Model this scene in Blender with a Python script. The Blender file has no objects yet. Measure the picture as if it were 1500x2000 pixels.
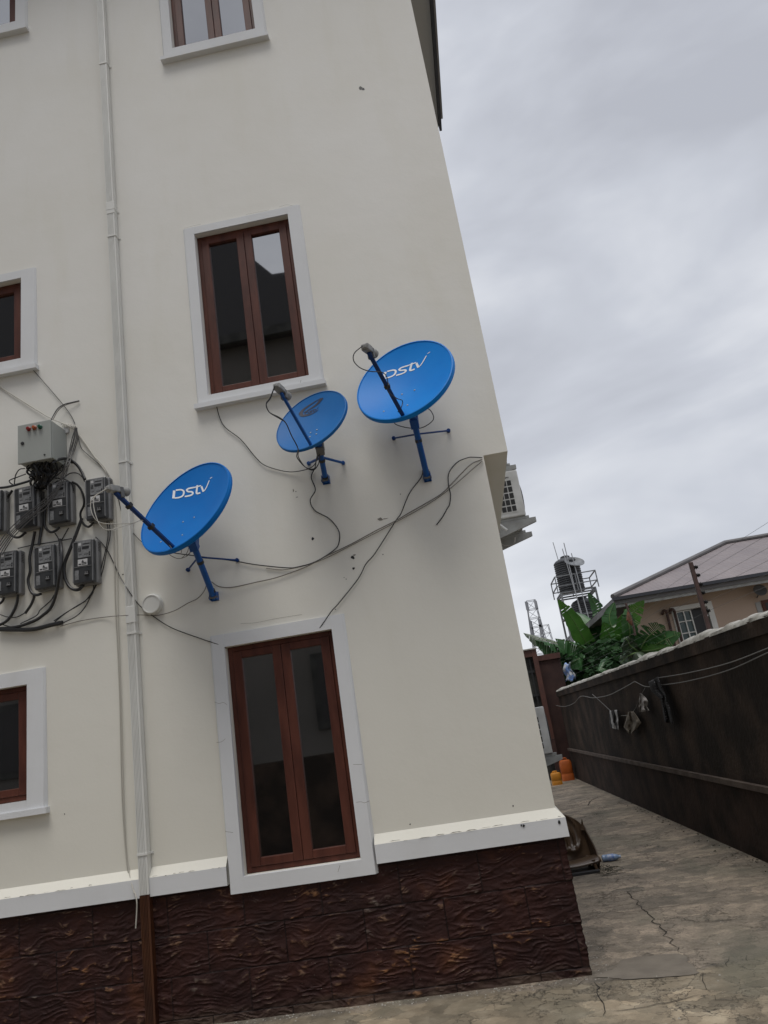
import bpy, math, random
from mathutils import Vector, Matrix, noise
random.seed(7)
R = math.radians
sc = bpy.context.scene
col = sc.collection

# ------------------------------------------------------------------ camera
F, PITCH, ROLL, YAW, EYE = 1438.75, 0.295096, -0.156336, -0.081496, 1.485
CAMP = Vector((0, -5, EYE))
def cam_axes():
    cy, sy, cp, sp, cr, sr = math.cos(YAW), math.sin(YAW), math.cos(PITCH), math.sin(PITCH), math.cos(ROLL), math.sin(ROLL)
    f = Vector((sy*cp, cy*cp, sp)); rt = Vector((cy, -sy, 0)); up = rt.cross(f)
    return rt*cr+up*sr, up*cr-rt*sr, f
RT, UP, FW = cam_axes()
cd = bpy.data.cameras.new('camera'); cam = bpy.data.objects.new('camera', cd); col.objects.link(cam)
m = Matrix((RT, UP, -FW)).transposed().to_4x4(); m.translation = CAMP; cam.matrix_world = m
cd.sensor_fit = 'VERTICAL'; cd.sensor_height = 36; cd.lens = F/2000*36; cd.clip_end = 2000; cd.clip_start = .05
sc.camera = cam
sc.view_settings.view_transform = 'Standard'; sc.view_settings.look = 'None'
sc.view_settings.exposure = 0.24; sc.view_settings.gamma = 1

# ------------------------------------------------------------------ sky + sun (overcast)
SUN_EL, SUN_AZ = R(71), R(188)      # azimuth clockwise from +y : behind the camera
w = bpy.data.worlds.new('World'); sc.world = w; w.use_nodes = True
nt = w.node_tree; nt.nodes.clear(); N = nt.nodes.new; L = nt.links.new
out = N('ShaderNodeOutputWorld'); bg = N('ShaderNodeBackground'); bg.inputs['Strength'].default_value = 0.1
sky = N('ShaderNodeTexSky'); sky.sky_type = 'NISHITA'; sky.sun_disc = False; sky.sun_elevation = SUN_EL; sky.sun_rotation = SUN_AZ
tc = N('ShaderNodeTexCoord'); mp = N('ShaderNodeMapping'); mp.inputs['Scale'].default_value = (1.0, 1.0, 2.3)
mp.inputs['Rotation'].default_value = (.2, .3, .5)
n1 = N('ShaderNodeTexNoise'); n1.inputs['Scale'].default_value = 2.1; n1.inputs['Detail'].default_value = 5; n1.inputs['Roughness'].default_value = .5; n1.inputs['Distortion'].default_value = .3
cr = N('ShaderNodeValToRGB'); e = cr.color_ramp.elements
e[0].position = .36; e[0].color = (4.25, 4.4, 4.85, 1); e[1].position = .66; e[1].color = (6.9, 7.05, 7.4, 1)
k = cr.color_ramp.elements.new(.5); k.color = (5.2, 5.4, 5.9, 1)
mx = N('ShaderNodeMix'); mx.data_type = 'RGBA'; mx.inputs[0].default_value = .93
L(tc.outputs['Generated'], mp.inputs[0]); L(mp.outputs[0], n1.inputs['Vector']); L(n1.outputs[0], cr.inputs[0])
# overcast skies are brightest overhead
sz = N('ShaderNodeSeparateXYZ'); L(tc.outputs['Generated'], sz.inputs[0]); zr = N('ShaderNodeMapRange'); zr.inputs['From Min'].default_value = .80; zr.inputs['From Max'].default_value = 1
zr.inputs['To Min'].default_value = 1; zr.inputs['To Max'].default_value = 3.0; L(sz.outputs[2], zr.inputs[0])
vm = N('ShaderNodeVectorMath'); vm.operation = 'SCALE'; L(cr.outputs[0], vm.inputs[0]); L(zr.outputs[0], vm.inputs['Scale'])
L(sky.outputs[0], mx.inputs[6]); L(vm.outputs[0], mx.inputs[7]); L(mx.outputs[2], bg.inputs[0]); L(bg.outputs[0], out.inputs[0])
sd = bpy.data.lights.new('sun', 'SUN'); sd.energy = 1.5; sd.angle = R(27); sd.color = (1, .96, .9)
so = bpy.data.objects.new('sun', sd); col.objects.link(so)
dv = Vector((math.sin(SUN_AZ)*math.cos(SUN_EL), math.cos(SUN_AZ)*math.cos(SUN_EL), math.sin(SUN_EL)))
so.rotation_euler = dv.to_track_quat('Z', 'Y').to_euler(); so.location = (0, -10, 20)

# ------------------------------------------------------------------ helpers
def ray(px, py): return FW+RT*((px-750)/F)+UP*((1000-py)/F)
def at(px, py, y=0.0):                       # a photograph pixel measured on a plane parallel to the facade
    d = ray(px, py); d = d*((5+y)/d.y); return CAMP+d
def gr(px, py, z=0.0):                       # ... on the ground
    d = ray(px, py); return CAMP+d*((z-EYE)/d.z)
WA, WD = Vector((1.927, 11.824, 0)), Vector((.02835, -.9996, 0))
WN = Vector((-WD.y, WD.x, 0))                # normal of the compound wall (pointing to +x)
def bw(px, py, off=0.0):                     # ... on the compound wall; off<0 = towards the alley
    d = ray(px, py); t = (WA+WN*off-CAMP).dot(WN)/d.dot(WN); return CAMP+d*t

def mat(name, c, rough=.7, var=None, vs=3.0, bump=0, bs=40, metal=0, spec=None, ior=None, stretch=None, detail=6, vr=(.35, .65)):
    mt = bpy.data.materials.new(name); mt.use_nodes = True; nt = mt.node_tree; b = nt.nodes['Principled BSDF']
    b.inputs['Base Color'].default_value = (*c, 1); b.inputs['Roughness'].default_value = rough; b.inputs['Metallic'].default_value = metal
    if ior: b.inputs['IOR'].default_value = ior
    if spec is not None: b.inputs['Specular IOR Level'].default_value = spec
    t = nt.nodes.new('ShaderNodeTexCoord'); mpn = nt.nodes.new('ShaderNodeMapping')
    if stretch: mpn.inputs['Scale'].default_value = stretch
    nt.links.new(t.outputs['Object'], mpn.inputs[0])
    if var:
        n = nt.nodes.new('ShaderNodeTexNoise'); n.inputs['Scale'].default_value = vs; n.inputs['Detail'].default_value = detail
        r = nt.nodes.new('ShaderNodeValToRGB'); r.color_ramp.elements[0].position = vr[0]; r.color_ramp.elements[1].position = vr[1]
        r.color_ramp.elements[0].color = (*c, 1); r.color_ramp.elements[1].color = (*var, 1)
        nt.links.new(mpn.outputs[0], n.inputs['Vector']); nt.links.new(n.outputs[0], r.inputs[0]); nt.links.new(r.outputs[0], b.inputs['Base Color'])
    if bump:
        n = nt.nodes.new('ShaderNodeTexNoise'); n.inputs['Scale'].default_value = bs; n.inputs['Detail'].default_value = 5
        bp = nt.nodes.new('ShaderNodeBump'); bp.inputs['Strength'].default_value = bump; bp.inputs['Distance'].default_value = .01
        nt.links.new(mpn.outputs[0], n.inputs['Vector']); nt.links.new(n.outputs[0], bp.inputs['Height']); nt.links.new(bp.outputs[0], b.inputs['Normal'])
    return mt

class MB:
    def __init__(s): s.v = []; s.f = []
    def face(s, *p):
        b = len(s.v); s.v += [Vector(q) for q in p]; s.f.append(tuple(range(b, b+len(p)))); return s
    def box(s, x0, x1, y0, y1, z0, z1, M=None):
        b = len(s.v); q = [Vector((x, y, z)) for z in (z0, z1) for y in (y0, y1) for x in (x0, x1)]
        if M: q = [M @ p for p in q]
        s.v += q
        for f in ((0, 2, 3, 1), (4, 5, 7, 6), (0, 1, 5, 4), (2, 6, 7, 3), (0, 4, 6, 2), (1, 3, 7, 5)): s.f.append(tuple(b+i for i in f))
        return s
    def bar(s, a, c, w, h=None, up=(0, 0, 1)):      # rectangular bar from a to c
        a, c = Vector(a), Vector(c); h = h or w; d = (c-a).normalized(); u = Vector(up)
        if abs(d.dot(u)) > .98: u = Vector((1, 0, 0))
        x = d.cross(u).normalized(); z = x.cross(d)
        b = len(s.v)
        for p in (a, c):
            for i, j in ((-1, -1), (1, -1), (1, 1), (-1, 1)): s.v.append(p+x*i*w/2+z*j*h/2)
        for f in ((3, 2, 1, 0), (4, 5, 6, 7), (0, 1, 5, 4), (1, 2, 6, 5), (2, 3, 7, 6), (3, 0, 4, 7)): s.f.append(tuple(b+i for i in f))
        return s
    def tube(s, pts, r, n=8, cap=True):
        pts = [Vector(p) for p in pts]; b = len(s.v); m = len(pts); prev = None
        for i, p in enumerate(pts):
            t = (pts[min(i+1, m-1)]-pts[max(i-1, 0)]).normalized()
            if prev is None: u = t.orthogonal().normalized()
            else:
                u = prev-t*prev.dot(t)
                u = u.normalized() if u.length > 1e-6 else t.orthogonal().normalized()
            prev = u; v2 = t.cross(u); rr = r[i] if isinstance(r, (list, tuple)) else r
            for k in range(n): a = 2*math.pi*k/n; s.v.append(p+(u*math.cos(a)+v2*math.sin(a))*rr)
        for i in range(m-1):
            for k in range(n): s.f.append((b+i*n+k, b+i*n+(k+1) % n, b+(i+1)*n+(k+1) % n, b+(i+1)*n+k))
        if cap: s.f.append(tuple(b+k for k in range(n-1, -1, -1))); s.f.append(tuple(b+(m-1)*n+k for k in range(n)))
        return s
    def lathe(s, prof, M, n=48, close=False):       # prof: (r, h) list around local z of M
        b = len(s.v)
        for r, h in prof:
            for k in range(n): a = 2*math.pi*k/n; s.v.append(M @ Vector((r*math.cos(a), r*math.sin(a), h)))
        for i in range(len(prof)-1):
            for k in range(n): s.f.append((b+i*n+k, b+i*n+(k+1) % n, b+(i+1)*n+(k+1) % n, b+(i+1)*n+k))
        s.f.append(tuple(b+k for k in range(n-1, -1, -1))); e_ = b+(len(prof)-1)*n; s.f.append(tuple(e_+k for k in range(n)))
        return s
    def grid(s, fn, nu, nv):
        b = len(s.v)
        for i in range(nu+1):
            for j in range(nv+1): s.v.append(Vector(fn(i/nu, j/nv)))
        for i in range(nu):
            for j in range(nv): s.f.append((b+i*(nv+1)+j, b+(i+1)*(nv+1)+j, b+(i+1)*(nv+1)+j+1, b+i*(nv+1)+j+1))
        return s

def loc_of(o):
    v = Vector((0, 0, 0))
    while o: v = v+o.location; o = o.parent
    return v
def put(name, mb, mt, parent=None, smooth=False, bevel=0, origin=None, solid=0):
    org = loc_of(parent) if parent else (Vector(origin) if origin is not None else Vector((0, 0, 0)))
    me = bpy.data.meshes.new(name); me.from_pydata([v-org for v in mb.v], [], mb.f); me.update()
    o = bpy.data.objects.new(name, me); col.objects.link(o); me.materials.append(mt)
    if parent: o.parent = parent
    else: o.location = org
    if smooth:
        for p in me.polygons: p.use_smooth = True
        try: me.set_sharp_from_angle(angle=R(38))
        except Exception: pass
    if bevel:
        md = o.modifiers.new('bevel', 'BEVEL'); md.width = bevel; md.segments = 2; md.limit_method = 'ANGLE'
    if solid:
        md = o.modifiers.new('solid', 'SOLIDIFY'); md.thickness = solid
    return o
def tag(o, label=None, cat=None, group=None, kind=None):
    if label: o['label'] = label
    if cat: o['category'] = cat
    if group: o['group'] = group
    if kind: o['kind'] = kind
    return o
def thing(name, loc, label, cat, group=None):
    o = bpy.data.objects.new(name, None); o.empty_display_size = .1; col.objects.link(o); o.location = loc
    return tag(o, label, cat, group)
def dup(root, loc, label, parent=None):
    r = root.copy(); col.objects.link(r); r.location = loc
    if label: r['label'] = label
    def rec(src, dst):
        for ch in [c for c in bpy.data.objects if c.parent == src and c is not dst]:
            c2 = ch.copy(); col.objects.link(c2); c2.parent = dst; rec(ch, c2)
    rec(root, r); return r
def spline(P, k=6):
    P = [Vector(p) for p in P]
    if len(P) < 3: return P
    o = []; Q = [P[0]*2-P[1]]+P+[P[-1]*2-P[-2]]
    for i in range(1, len(Q)-2):
        a, b, c, d = Q[i-1:i+3]
        for j in range(k):
            t = j/k; o.append(.5*((2*b)+(c-a)*t+(2*a-5*b+4*c-d)*t*t+(3*b-a-3*c+d)*t**3))
    o.append(P[-1]); return o

# ------------------------------------------------------------------ materials
def plaster(name, c1, c2, dirt, low=None):
    mt = mat(name, c1, .85, var=c2, vs=.9, bump=.05, bs=55, detail=4)
    nt = mt.node_tree; b = nt.nodes['Principled BSDF']; src = b.inputs['Base Color'].links[0].from_socket
    t = nt.nodes.new('ShaderNodeTexCoord')
    n = nt.nodes.new('ShaderNodeTexNoise'); n.inputs['Scale'].default_value = 2.2; n.inputs['Detail'].default_value = 9; n.inputs['Roughness'].default_value = .62
    mpn = nt.nodes.new('ShaderNodeMapping'); mpn.inputs['Scale'].default_value = (1.5, 1, .35)
    r = nt.nodes.new('ShaderNodeValToRGB'); r.color_ramp.elements[0].position = .52; r.color_ramp.elements[1].position = .80
    r.color_ramp.elements[0].color = (0, 0, 0, 1); r.color_ramp.elements[1].color = (.5, .5, .5, 1)
    mxx = nt.nodes.new('ShaderNodeMix'); mxx.data_type = 'RGBA'; mxx.inputs[7].default_value = (*dirt, 1)
    lk = nt.links.new; lk(t.outputs['Object'], mpn.inputs[0]); lk(mpn.outputs[0], n.inputs['Vector']); lk(n.outputs[0], r.inputs[0]); lk(r.outputs[0], mxx.inputs[0])
    n2 = nt.nodes.new('ShaderNodeTexNoise'); n2.inputs['Scale'].default_value = 5.5; n2.inputs['Detail'].default_value = 3; b2 = nt.nodes.new('ShaderNodeBump'); b2.inputs['Strength'].default_value = .22; b2.inputs['Distance'].default_value = .012
    lk(t.outputs['Object'], n2.inputs['Vector']); lk(n2.outputs[0], b2.inputs['Height']); ob_ = b.inputs['Normal'].links[0].from_node; lk(b2.outputs[0], ob_.inputs['Normal'])
    if low:      # warmer cream low down, blending into the base tones higher up
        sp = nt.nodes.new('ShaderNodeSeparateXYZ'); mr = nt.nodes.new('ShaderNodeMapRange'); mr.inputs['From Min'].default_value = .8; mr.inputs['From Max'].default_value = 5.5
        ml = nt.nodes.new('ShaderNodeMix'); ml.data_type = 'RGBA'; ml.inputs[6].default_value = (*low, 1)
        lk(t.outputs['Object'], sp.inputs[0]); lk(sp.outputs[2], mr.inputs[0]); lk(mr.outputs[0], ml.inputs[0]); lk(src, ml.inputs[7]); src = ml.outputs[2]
    lk(src, mxx.inputs[6]); lk(mxx.outputs[2], b.inputs['Base Color']); return mt
M = {}
# (trowelled render)
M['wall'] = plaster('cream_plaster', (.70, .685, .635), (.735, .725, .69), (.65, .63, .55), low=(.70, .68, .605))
M['trim'] = plaster('white_trim', (.62, .63, .64), (.66, .67, .68), (.56, .56, .55))
M['wood'] = mat('brown_window_frame', (.060, .0175, .011), .5, var=(.102, .032, .020), vs=5, bump=.05, bs=30, stretch=(3, 3, .6), spec=.3)
M['glass'] = mat('dark_window_glass', (.004, .004, .004), .02, ior=4.6)
M['pipe'] = mat('white_pvc', (.66, .66, .63), .45, var=(.60, .60, .57), vs=3)
M['pipebrown'] = mat('brown_painted_pipe', (.035, .011, .006), .4, var=(.075, .026, .010), vs=7, stretch=(3, 3, .5))
M['black'] = mat('black_cable', (.012, .012, .013), .45)
M['grey_cable'] = mat('weathered_cable', (.16, .145, .125), .6)
M['thin'] = mat('dark_cable_bundle', (.070, .067, .065), .5)
M['white_cable'] = mat('white_cable', (.46, .44, .39), .5)
M['blue'] = mat('blue_dish_shaded', (.001, .125, .43), .42, var=(.002, .14, .46), vs=4, spec=.14)  # left dish: shade on its turned-away face put into a darker blue
M['blue3'] = mat('blue_dish_lit', (.002, .175, .57), .42, var=(.003, .195, .60), vs=4, spec=.14)  # right dish: brighter copy of the blue, stronger light put into the colour
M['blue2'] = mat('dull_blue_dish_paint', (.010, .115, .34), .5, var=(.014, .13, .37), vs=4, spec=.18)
M['bluepole'] = mat('blue_pole_paint', (.004, .060, .25), .4, var=(.006, .080, .30), vs=8, spec=.3)
M['bluedark'] = mat('dark_blue_arm', (.005, .034, .15), .45, spec=.3)
M['logo'] = mat('white_lettering', (.72, .74, .76), .5)
M['logodark'] = mat('navy_lettering', (.006, .010, .035), .5)
M['lnb'] = mat('grey_plastic', (.28, .28, .27), .5, var=(.20, .20, .19), vs=20)
M['lnbd'] = mat('dark_grey_plastic', (.11, .11, .11), .5)
M['meter'] = mat('meter_casing', (.15, .15, .152), .5, var=(.20, .20, .20), vs=9)
M['meterclear'] = mat('smoky_clear_cover', (.040, .042, .045), .13, var=(.062, .064, .066), vs=14)
M['plate'] = mat('meter_plate', (.22, .225, .23), .45, var=(.14, .142, .145), vs=60, detail=2)
M['sticker'] = mat('white_sticker', (.50, .50, .50), .6)
M['dark'] = mat('dark_plastic', (.014, .014, .015), .5)
M['box'] = mat('grey_enamel', (.30, .315, .295), .42, var=(.33, .345, .325), vs=2)
M['red'] = mat('red_lens', (.22, .015, .015), .3); M['orange'] = mat('orange_lens', (.36, .085, .03), .3); M['green'] = mat('green_lens', (.01, .08, .05), .3)
M['metal'] = mat('galvanised_metal', (.30, .31, .32), .45, metal=.3)
M['ac'] = mat('ac_casing', (.60, .60, .585), .5, var=(.48, .48, .46), vs=6)
M['acdark'] = mat('ac_grille_gap', (.02, .02, .02), .7)
M['bracket'] = mat('pale_bracket', (.33, .34, .33), .55, var=(.24, .24, .23), vs=9)
M['gutter'] = mat('dark_gutter', (.022, .024, .032), .45)
M['soffit'] = mat('grey_soffit', (.34, .34, .33), .8)

def cladding():
    mt = bpy.data.materials.new('brown_stone_tiles'); mt.use_nodes = True; nt = mt.node_tree; b = nt.nodes['Principled BSDF']; lk = nt.links.new; N = nt.nodes.new
    t = N('ShaderNodeTexCoord'); sep = N('ShaderNodeSeparateXYZ'); lk(t.outputs['Object'], sep.inputs[0])
    ah = N('ShaderNodeAttribute'); ah.attribute_name = 'relief'; aj = N('ShaderNodeAttribute'); aj.attribute_name = 'joint'
    def ns(sc_, det, ro=.6, st=None):
        n = N('ShaderNodeTexNoise'); n.inputs['Scale'].default_value = sc_; n.inputs['Detail'].default_value = det; n.inputs['Roughness'].default_value = ro; mp_ = N('ShaderNodeMapping'); mp_.inputs['Scale'].default_value = st or (1, 1, 1)
        lk(t.outputs['Object'], mp_.inputs[0]); lk(mp_.outputs[0], n.inputs['Vector']); return n.outputs[0]
    def ramp(src, *stops):
        r = N('ShaderNodeValToRGB'); q = r.color_ramp.elements; q[0].position, q[0].color = stops[0][0], (*stops[0][1], 1); q[1].position, q[1].color = stops[-1][0], (*stops[-1][1], 1)
        for p, c in stops[1:-1]: k = q.new(p); k.color = (*c, 1)
        lk(src, r.inputs[0]); return r.outputs[0]
    def mix(f, a, c, typ='MIX'):
        m_ = N('ShaderNodeMix'); m_.data_type = 'RGBA'; m_.blend_type = typ
        for i, v in ((0, f), (6, a), (7, c)):
            if isinstance(v, (int, float)): m_.inputs[i].default_value = v
            elif isinstance(v, tuple): m_.inputs[i].default_value = (*v, 1)
            else: lk(v, m_.inputs[i])
        return m_.outputs[2]
    base = ramp(ns(3.0, 6), (.38, (.021, .0070, .0062)), (.56, (.034, .0105, .0080)), (.72, (.074, .025, .011)))
    tone = ramp(ns(2.1, 4), (.40, (.16, .13, .11)), (.62, (.34, .16, .065)))
    brk = ramp(ns(14, 5, .65, (1, 1, 2.2)), (.46, (0, 0, 0)), (.60, (1, 1, 1)))
    rdg = mix(1.0, ramp(ah.outputs['Fac'], (.56, (0, 0, 0)), (.78, (1, 1, 1))), brk, 'MULTIPLY')
    c = mix(mix(.62, (0, 0, 0), rdg), base, tone)
    spk = ramp(ns(75, 3), (.715, (0, 0, 0)), (.76, (1, 1, 1))); c = mix(mix(.8, (0, 0, 0), spk), c, (.30, .27, .23))
    gz = N('ShaderNodeMapRange'); gz.inputs['From Max'].default_value = .09; gz.inputs['To Min'].default_value = 1; gz.inputs['To Max'].default_value = 0; lk(sep.outputs[2], gz.inputs[0])
    c = mix(mix(1.0, gz.outputs[0], ramp(ns(6, 6), (.35, (0, 0, 0)), (.65, (.7, .7, .7))), 'MULTIPLY'), c, (.15, .115, .085))
    c = mix(aj.outputs['Fac'], (.005, .003, .003), c)
    lk(c, b.inputs['Base Color']); b.inputs['Roughness'].default_value = .72; b.inputs['Specular IOR Level'].default_value = .28
    bp = N('ShaderNodeBump'); bp.inputs['Strength'].default_value = .5; bp.inputs['Distance'].default_value = .006; lk(ns(45, 5, .65, (1, 1, 1.8)), bp.inputs['Height']); lk(bp.outputs[0], b.inputs['Normal'])
    return mt
M['clad'] = cladding()

def ground_mat():
    mt = bpy.data.materials.new('worn_concrete'); mt.use_nodes = True; nt = mt.node_tree; b = nt.nodes['Principled BSDF']; lk = nt.links.new; N = nt.nodes.new
    t = N('ShaderNodeTexCoord')
    def ns(scale, det, ro=.6, dist=0, st=None):
        n = N('ShaderNodeTexNoise'); n.inputs['Scale'].default_value = scale; n.inputs['Detail'].default_value = det; n.inputs['Roughness'].default_value = ro; n.inputs['Distortion'].default_value = dist
        if st: mp_ = N('ShaderNodeMapping'); mp_.inputs['Scale'].default_value = st; lk(t.outputs['Object'], mp_.inputs[0]); lk(mp_.outputs[0], n.inputs['Vector'])
        else: lk(t.outputs['Object'], n.inputs['Vector'])
        return n
    def ramp(src, stops):
        r = N('ShaderNodeValToRGB'); q = r.color_ramp.elements
        q[0].position, q[0].color = stops[0][0], (*stops[0][1], 1); q[1].position, q[1].color = stops[-1][0], (*stops[-1][1], 1)
        for p, c in stops[1:-1]: k = q.new(p); k.color = (*c, 1)
        lk(src, r.inputs[0]); return r
    def mix(f, a, c, typ='MIX'):
        m_ = N('ShaderNodeMix'); m_.data_type = 'RGBA'; m_.blend_type = typ
        for i, v in ((0, f), (6, a), (7, c)):
            if isinstance(v, (int, float)): m_.inputs[i].default_value = v
            elif isinstance(v, tuple): m_.inputs[i].default_value = (*v, 1)
            else: lk(v, m_.inputs[i])
        return m_.outputs[2]
    a = ramp(ns(1.1, 8, .65).outputs[0], [(.3, (.165, .142, .115)), (.5, (.225, .190, .152)), (.7, (.285, .235, .190))])
    f = ramp(ns(9, 7, .7, 0, (1, 1.1, 1)).outputs[0], [(.3, (.62, .62, .60)), (.55, (1, 1, 1)), (.75, (1.25, 1.22, 1.18))])
    c1 = mix(1.0, a.outputs[0], f.outputs[0], 'MULTIPLY')
    gt2 = ramp(ns(55, 4, .7).outputs[0], [(.35, (.80, .80, .80)), (.65, (1.18, 1.18, 1.18))]); c1 = mix(1.0, c1, gt2.outputs[0], 'MULTIPLY')
    def cells(scale, warp, st, lo, hi):      # broken, flaking screed: cells of slightly different tone
        wv0 = ns(scale*1.3, 6, .7); s0 = N('ShaderNodeVectorMath'); s0.operation = 'SCALE'; s0.inputs['Scale'].default_value = warp; lk(wv0.outputs['Color'], s0.inputs[0])
        a0 = N('ShaderNodeVectorMath'); a0.operation = 'ADD'; lk(t.outputs['Object'], a0.inputs[0]); lk(s0.outputs[0], a0.inputs[1]); m0 = N('ShaderNodeMapping'); m0.inputs['Scale'].default_value = st; lk(a0.outputs[0], m0.inputs[0])
        v0 = N('ShaderNodeTexVoronoi'); v0.inputs['Scale'].default_value = scale; lk(m0.outputs[0], v0.inputs['Vector']); v1 = N('ShaderNodeTexVoronoi'); v1.feature = 'DISTANCE_TO_EDGE'; v1.inputs['Scale'].default_value = scale; lk(m0.outputs[0], v1.inputs['Vector'])
        sx = N('ShaderNodeSeparateColor'); lk(v0.outputs['Color'], sx.inputs[0]); return ramp(sx.outputs[0], [(0, lo), (1, hi)]).outputs[0], v1.outputs[0]
    cA, eA = cells(3.2, .26, (.9, 1.15, 1), (.68, .69, .68), (1.26, 1.23, 1.18)); cB, eB = cells(9, .12, (.9, 1.15, 1), (.78, .78, .78), (1.18, 1.17, 1.15))
    flk = mix(1.0, cA, cB, 'MULTIPLY')
    # lighter sandy screed in front of the building
    sep = N('ShaderNodeSeparateXYZ'); lk(t.outputs['Object'], sep.inputs[0])
    ed = ns(3.5, 5); ad = N('ShaderNodeMath'); ad.operation = 'MULTIPLY_ADD'; ad.inputs[1].default_value = .35; lk(ed.outputs[0], ad.inputs[0]); lk(sep.outputs[1], ad.inputs[2])
    fr = ramp(ad.outputs[0], [(.04, (1, 1, 1)), (.10, (0, 0, 0))])
    sand = ramp(ns(4.5, 8, .7).outputs[0], [(.3, (.165, .135, .095)), (.5, (.24, .198, .142)), (.68, (.33, .285, .215))])
    c2 = mix(fr.outputs[0], c1, sand.outputs[0])
    # green-brown damp stains
    st = ramp(ns(.9, 6, .6, .6, (1.4, .8, 1)).outputs[0], [(.50, (0, 0, 0)), (.68, (.55, .55, .55))])
    c2 = mix(1.0, c2, flk, 'MULTIPLY')
    c3 = mix(st.outputs[0], c2, (.115, .112, .080))
    # flake edges
    v = N('ShaderNodeTexVoronoi'); v.feature = 'DISTANCE_TO_EDGE'; v.inputs['Scale'].default_value = 3.4
    wv = ns(5, 5, .7); sb = N('ShaderNodeVectorMath'); sb.operation = 'SCALE'; sb.inputs['Scale'].default_value = .55; lk(wv.outputs['Color'], sb.inputs[0])
    av = N('ShaderNodeVectorMath'); av.operation = 'ADD'; lk(t.outputs['Object'], av.inputs[0]); lk(sb.outputs[0], av.inputs[1]); mpv = N('ShaderNodeMapping'); mpv.inputs['Scale'].default_value = (.7, 1.3, 1)
    lk(av.outputs[0], mpv.inputs[0]); lk(mpv.outputs[0], v.inputs['Vector'])
    vr = ramp(v.outputs[0], [(.0, (1, 1, 1)), (.022, (0, 0, 0))]); gate = ramp(ns(1.7, 4).outputs[0], [(.48, (0, 0, 0)), (.60, (1, 1, 1))])
    vm = mix(1.0, vr.outputs[0], gate.outputs[0], 'MULTIPLY'); eb = ramp(eB, [(0, (1, 1, 1)), (.03, (0, 0, 0))]); ebg = ramp(ns(2.3, 4).outputs[0], [(.50, (0, 0, 0)), (.58, (1, 1, 1))]); ebm = mix(1.0, eb.outputs[0], ebg.outputs[0], 'MULTIPLY')
    ea = ramp(eA, [(0, (1, 1, 1)), (.02, (0, 0, 0))]); ebm = mix(1.0, ebm, mix(1.0, ea.outputs[0], gate.outputs[0], 'MULTIPLY'), 'ADD')
    vh = mix(.85, (0, 0, 0), mix(1.0, vm, ebm, 'ADD'))
    c4 = mix(vh, c3, (.045, .038, .030))
    # pale chips
    ch = ramp(ns(38, 2, .5).outputs[0], [(.735, (0, 0, 0)), (.765, (1, 1, 1))]); c5 = mix(ch.outputs[0], c4, (.36, .33, .28))
    lk(c5, b.inputs['Base Color']); b.inputs['Roughness'].default_value = .85
    hh = ns(16, 8, .7); h2 = mix(.5, mix(.6, hh.outputs[0], flk), vm, 'SUBTRACT')
    bp = N('ShaderNodeBump'); bp.inputs['Strength'].default_value = .85; bp.inputs['Distance'].default_value = .02; lk(h2, bp.inputs['Height']); lk(bp.outputs[0], b.inputs['Normal'])
    return mt
M['ground'] = ground_mat()

# ------------------------------------------------------------------ ground
g = MB().face((-90, -60, 0), (90, -60, 0), (90, 150, 0), (-90, 150, 0))
ground = tag(put('ground', g, M['ground']), kind='structure')
M['crack'] = mat('crack_dark', (.018, .015, .012), .95)  # near-black colour of the crack strips
def ribbon(P, w, z=.004, rag=.35, mb=None):      # a thin ragged strip lying on the ground
    mb = mb or MB(); P = [Vector(p) for p in P]; pts = []
    for a, b in zip(P[:-1], P[1:]):
        n = max(2, int((b-a).length/.05))
        for i in range(n): pts.append(a.lerp(b, i/n)+Vector((random.uniform(-1, 1), random.uniform(-1, 1), 0))*.010)
    pts.append(P[-1]); b0 = len(mb.v); m = len(pts)
    for i, p in enumerate(pts):
        t = (pts[min(i+1, m-1)]-pts[max(i-1, 0)]).normalized(); s_ = Vector((-t.y, t.x, 0)); ww = w/2*(1+random.uniform(-rag, rag))*min(1, .25+min(i, m-1-i)*.3)
        mb.v += [Vector((p.x, p.y, z))+s_*ww, Vector((p.x, p.y, z))-s_*ww]
    for i in range(m-1): mb.f.append((b0+2*i, b0+2*i+1, b0+2*i+3, b0+2*i+2))
    return mb
cracks = [([(1223, 1740), (1226, 1744), (1231, 1745), (1235, 1752), (1233, 1755), (1243, 1759), (1247, 1763), (1245, 1767), (1253, 1772), (1257, 1778), (1263, 1781), (1266, 1785), (1276, 1796), (1275, 1801), (1288, 1807), (1287, 1811), (1301, 1822), (1298, 1829), (1313, 1836), (1311, 1843), (1320, 1848), (1328, 1852), (1325, 1862)], .006),
          ([(1163, 1783), (1210, 1784), (1253, 1778), (1320, 1770), (1370, 1763)], .005), ([(1180, 1976), (1240, 1972), (1300, 1960), (1375, 1943)], .005), ([(1371, 1900), (1374, 1925), (1390, 1940)], .004), ([(1423, 1870), (1421, 1890)], .005), ([(1457, 1868), (1460, 1878)], .005), ([(1168, 1788), (1190, 1795)], .004), ([(1150, 1812), (1180, 1822), (1205, 1820)], .004),
          ([(1163, 1918), (1170, 1930), (1163, 1940), (1172, 1952), (1180, 1962), (1178, 1985)], .006),
          ([(1148, 1574), (1153, 1565), (1168, 1557), (1190, 1552)], .016), ([(1158, 1588), (1175, 1589), (1200, 1586)], .010),
          ([(1395, 1945), (1400, 1953), (1430, 1954), (1472, 1952)], .005), ([(1163, 1918), (1220, 1914), (1280, 1911), (1360, 1904)], .005),
          ([(1100, 1929), (1128, 1925), (1140, 1916)], .006), ([(1290, 1628), (1325, 1625)], .012), ([(1165, 1792), (1195, 1796)], .008),
          ([(1340, 1796), (1362, 1802), (1410, 1800)], .006)]
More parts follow.
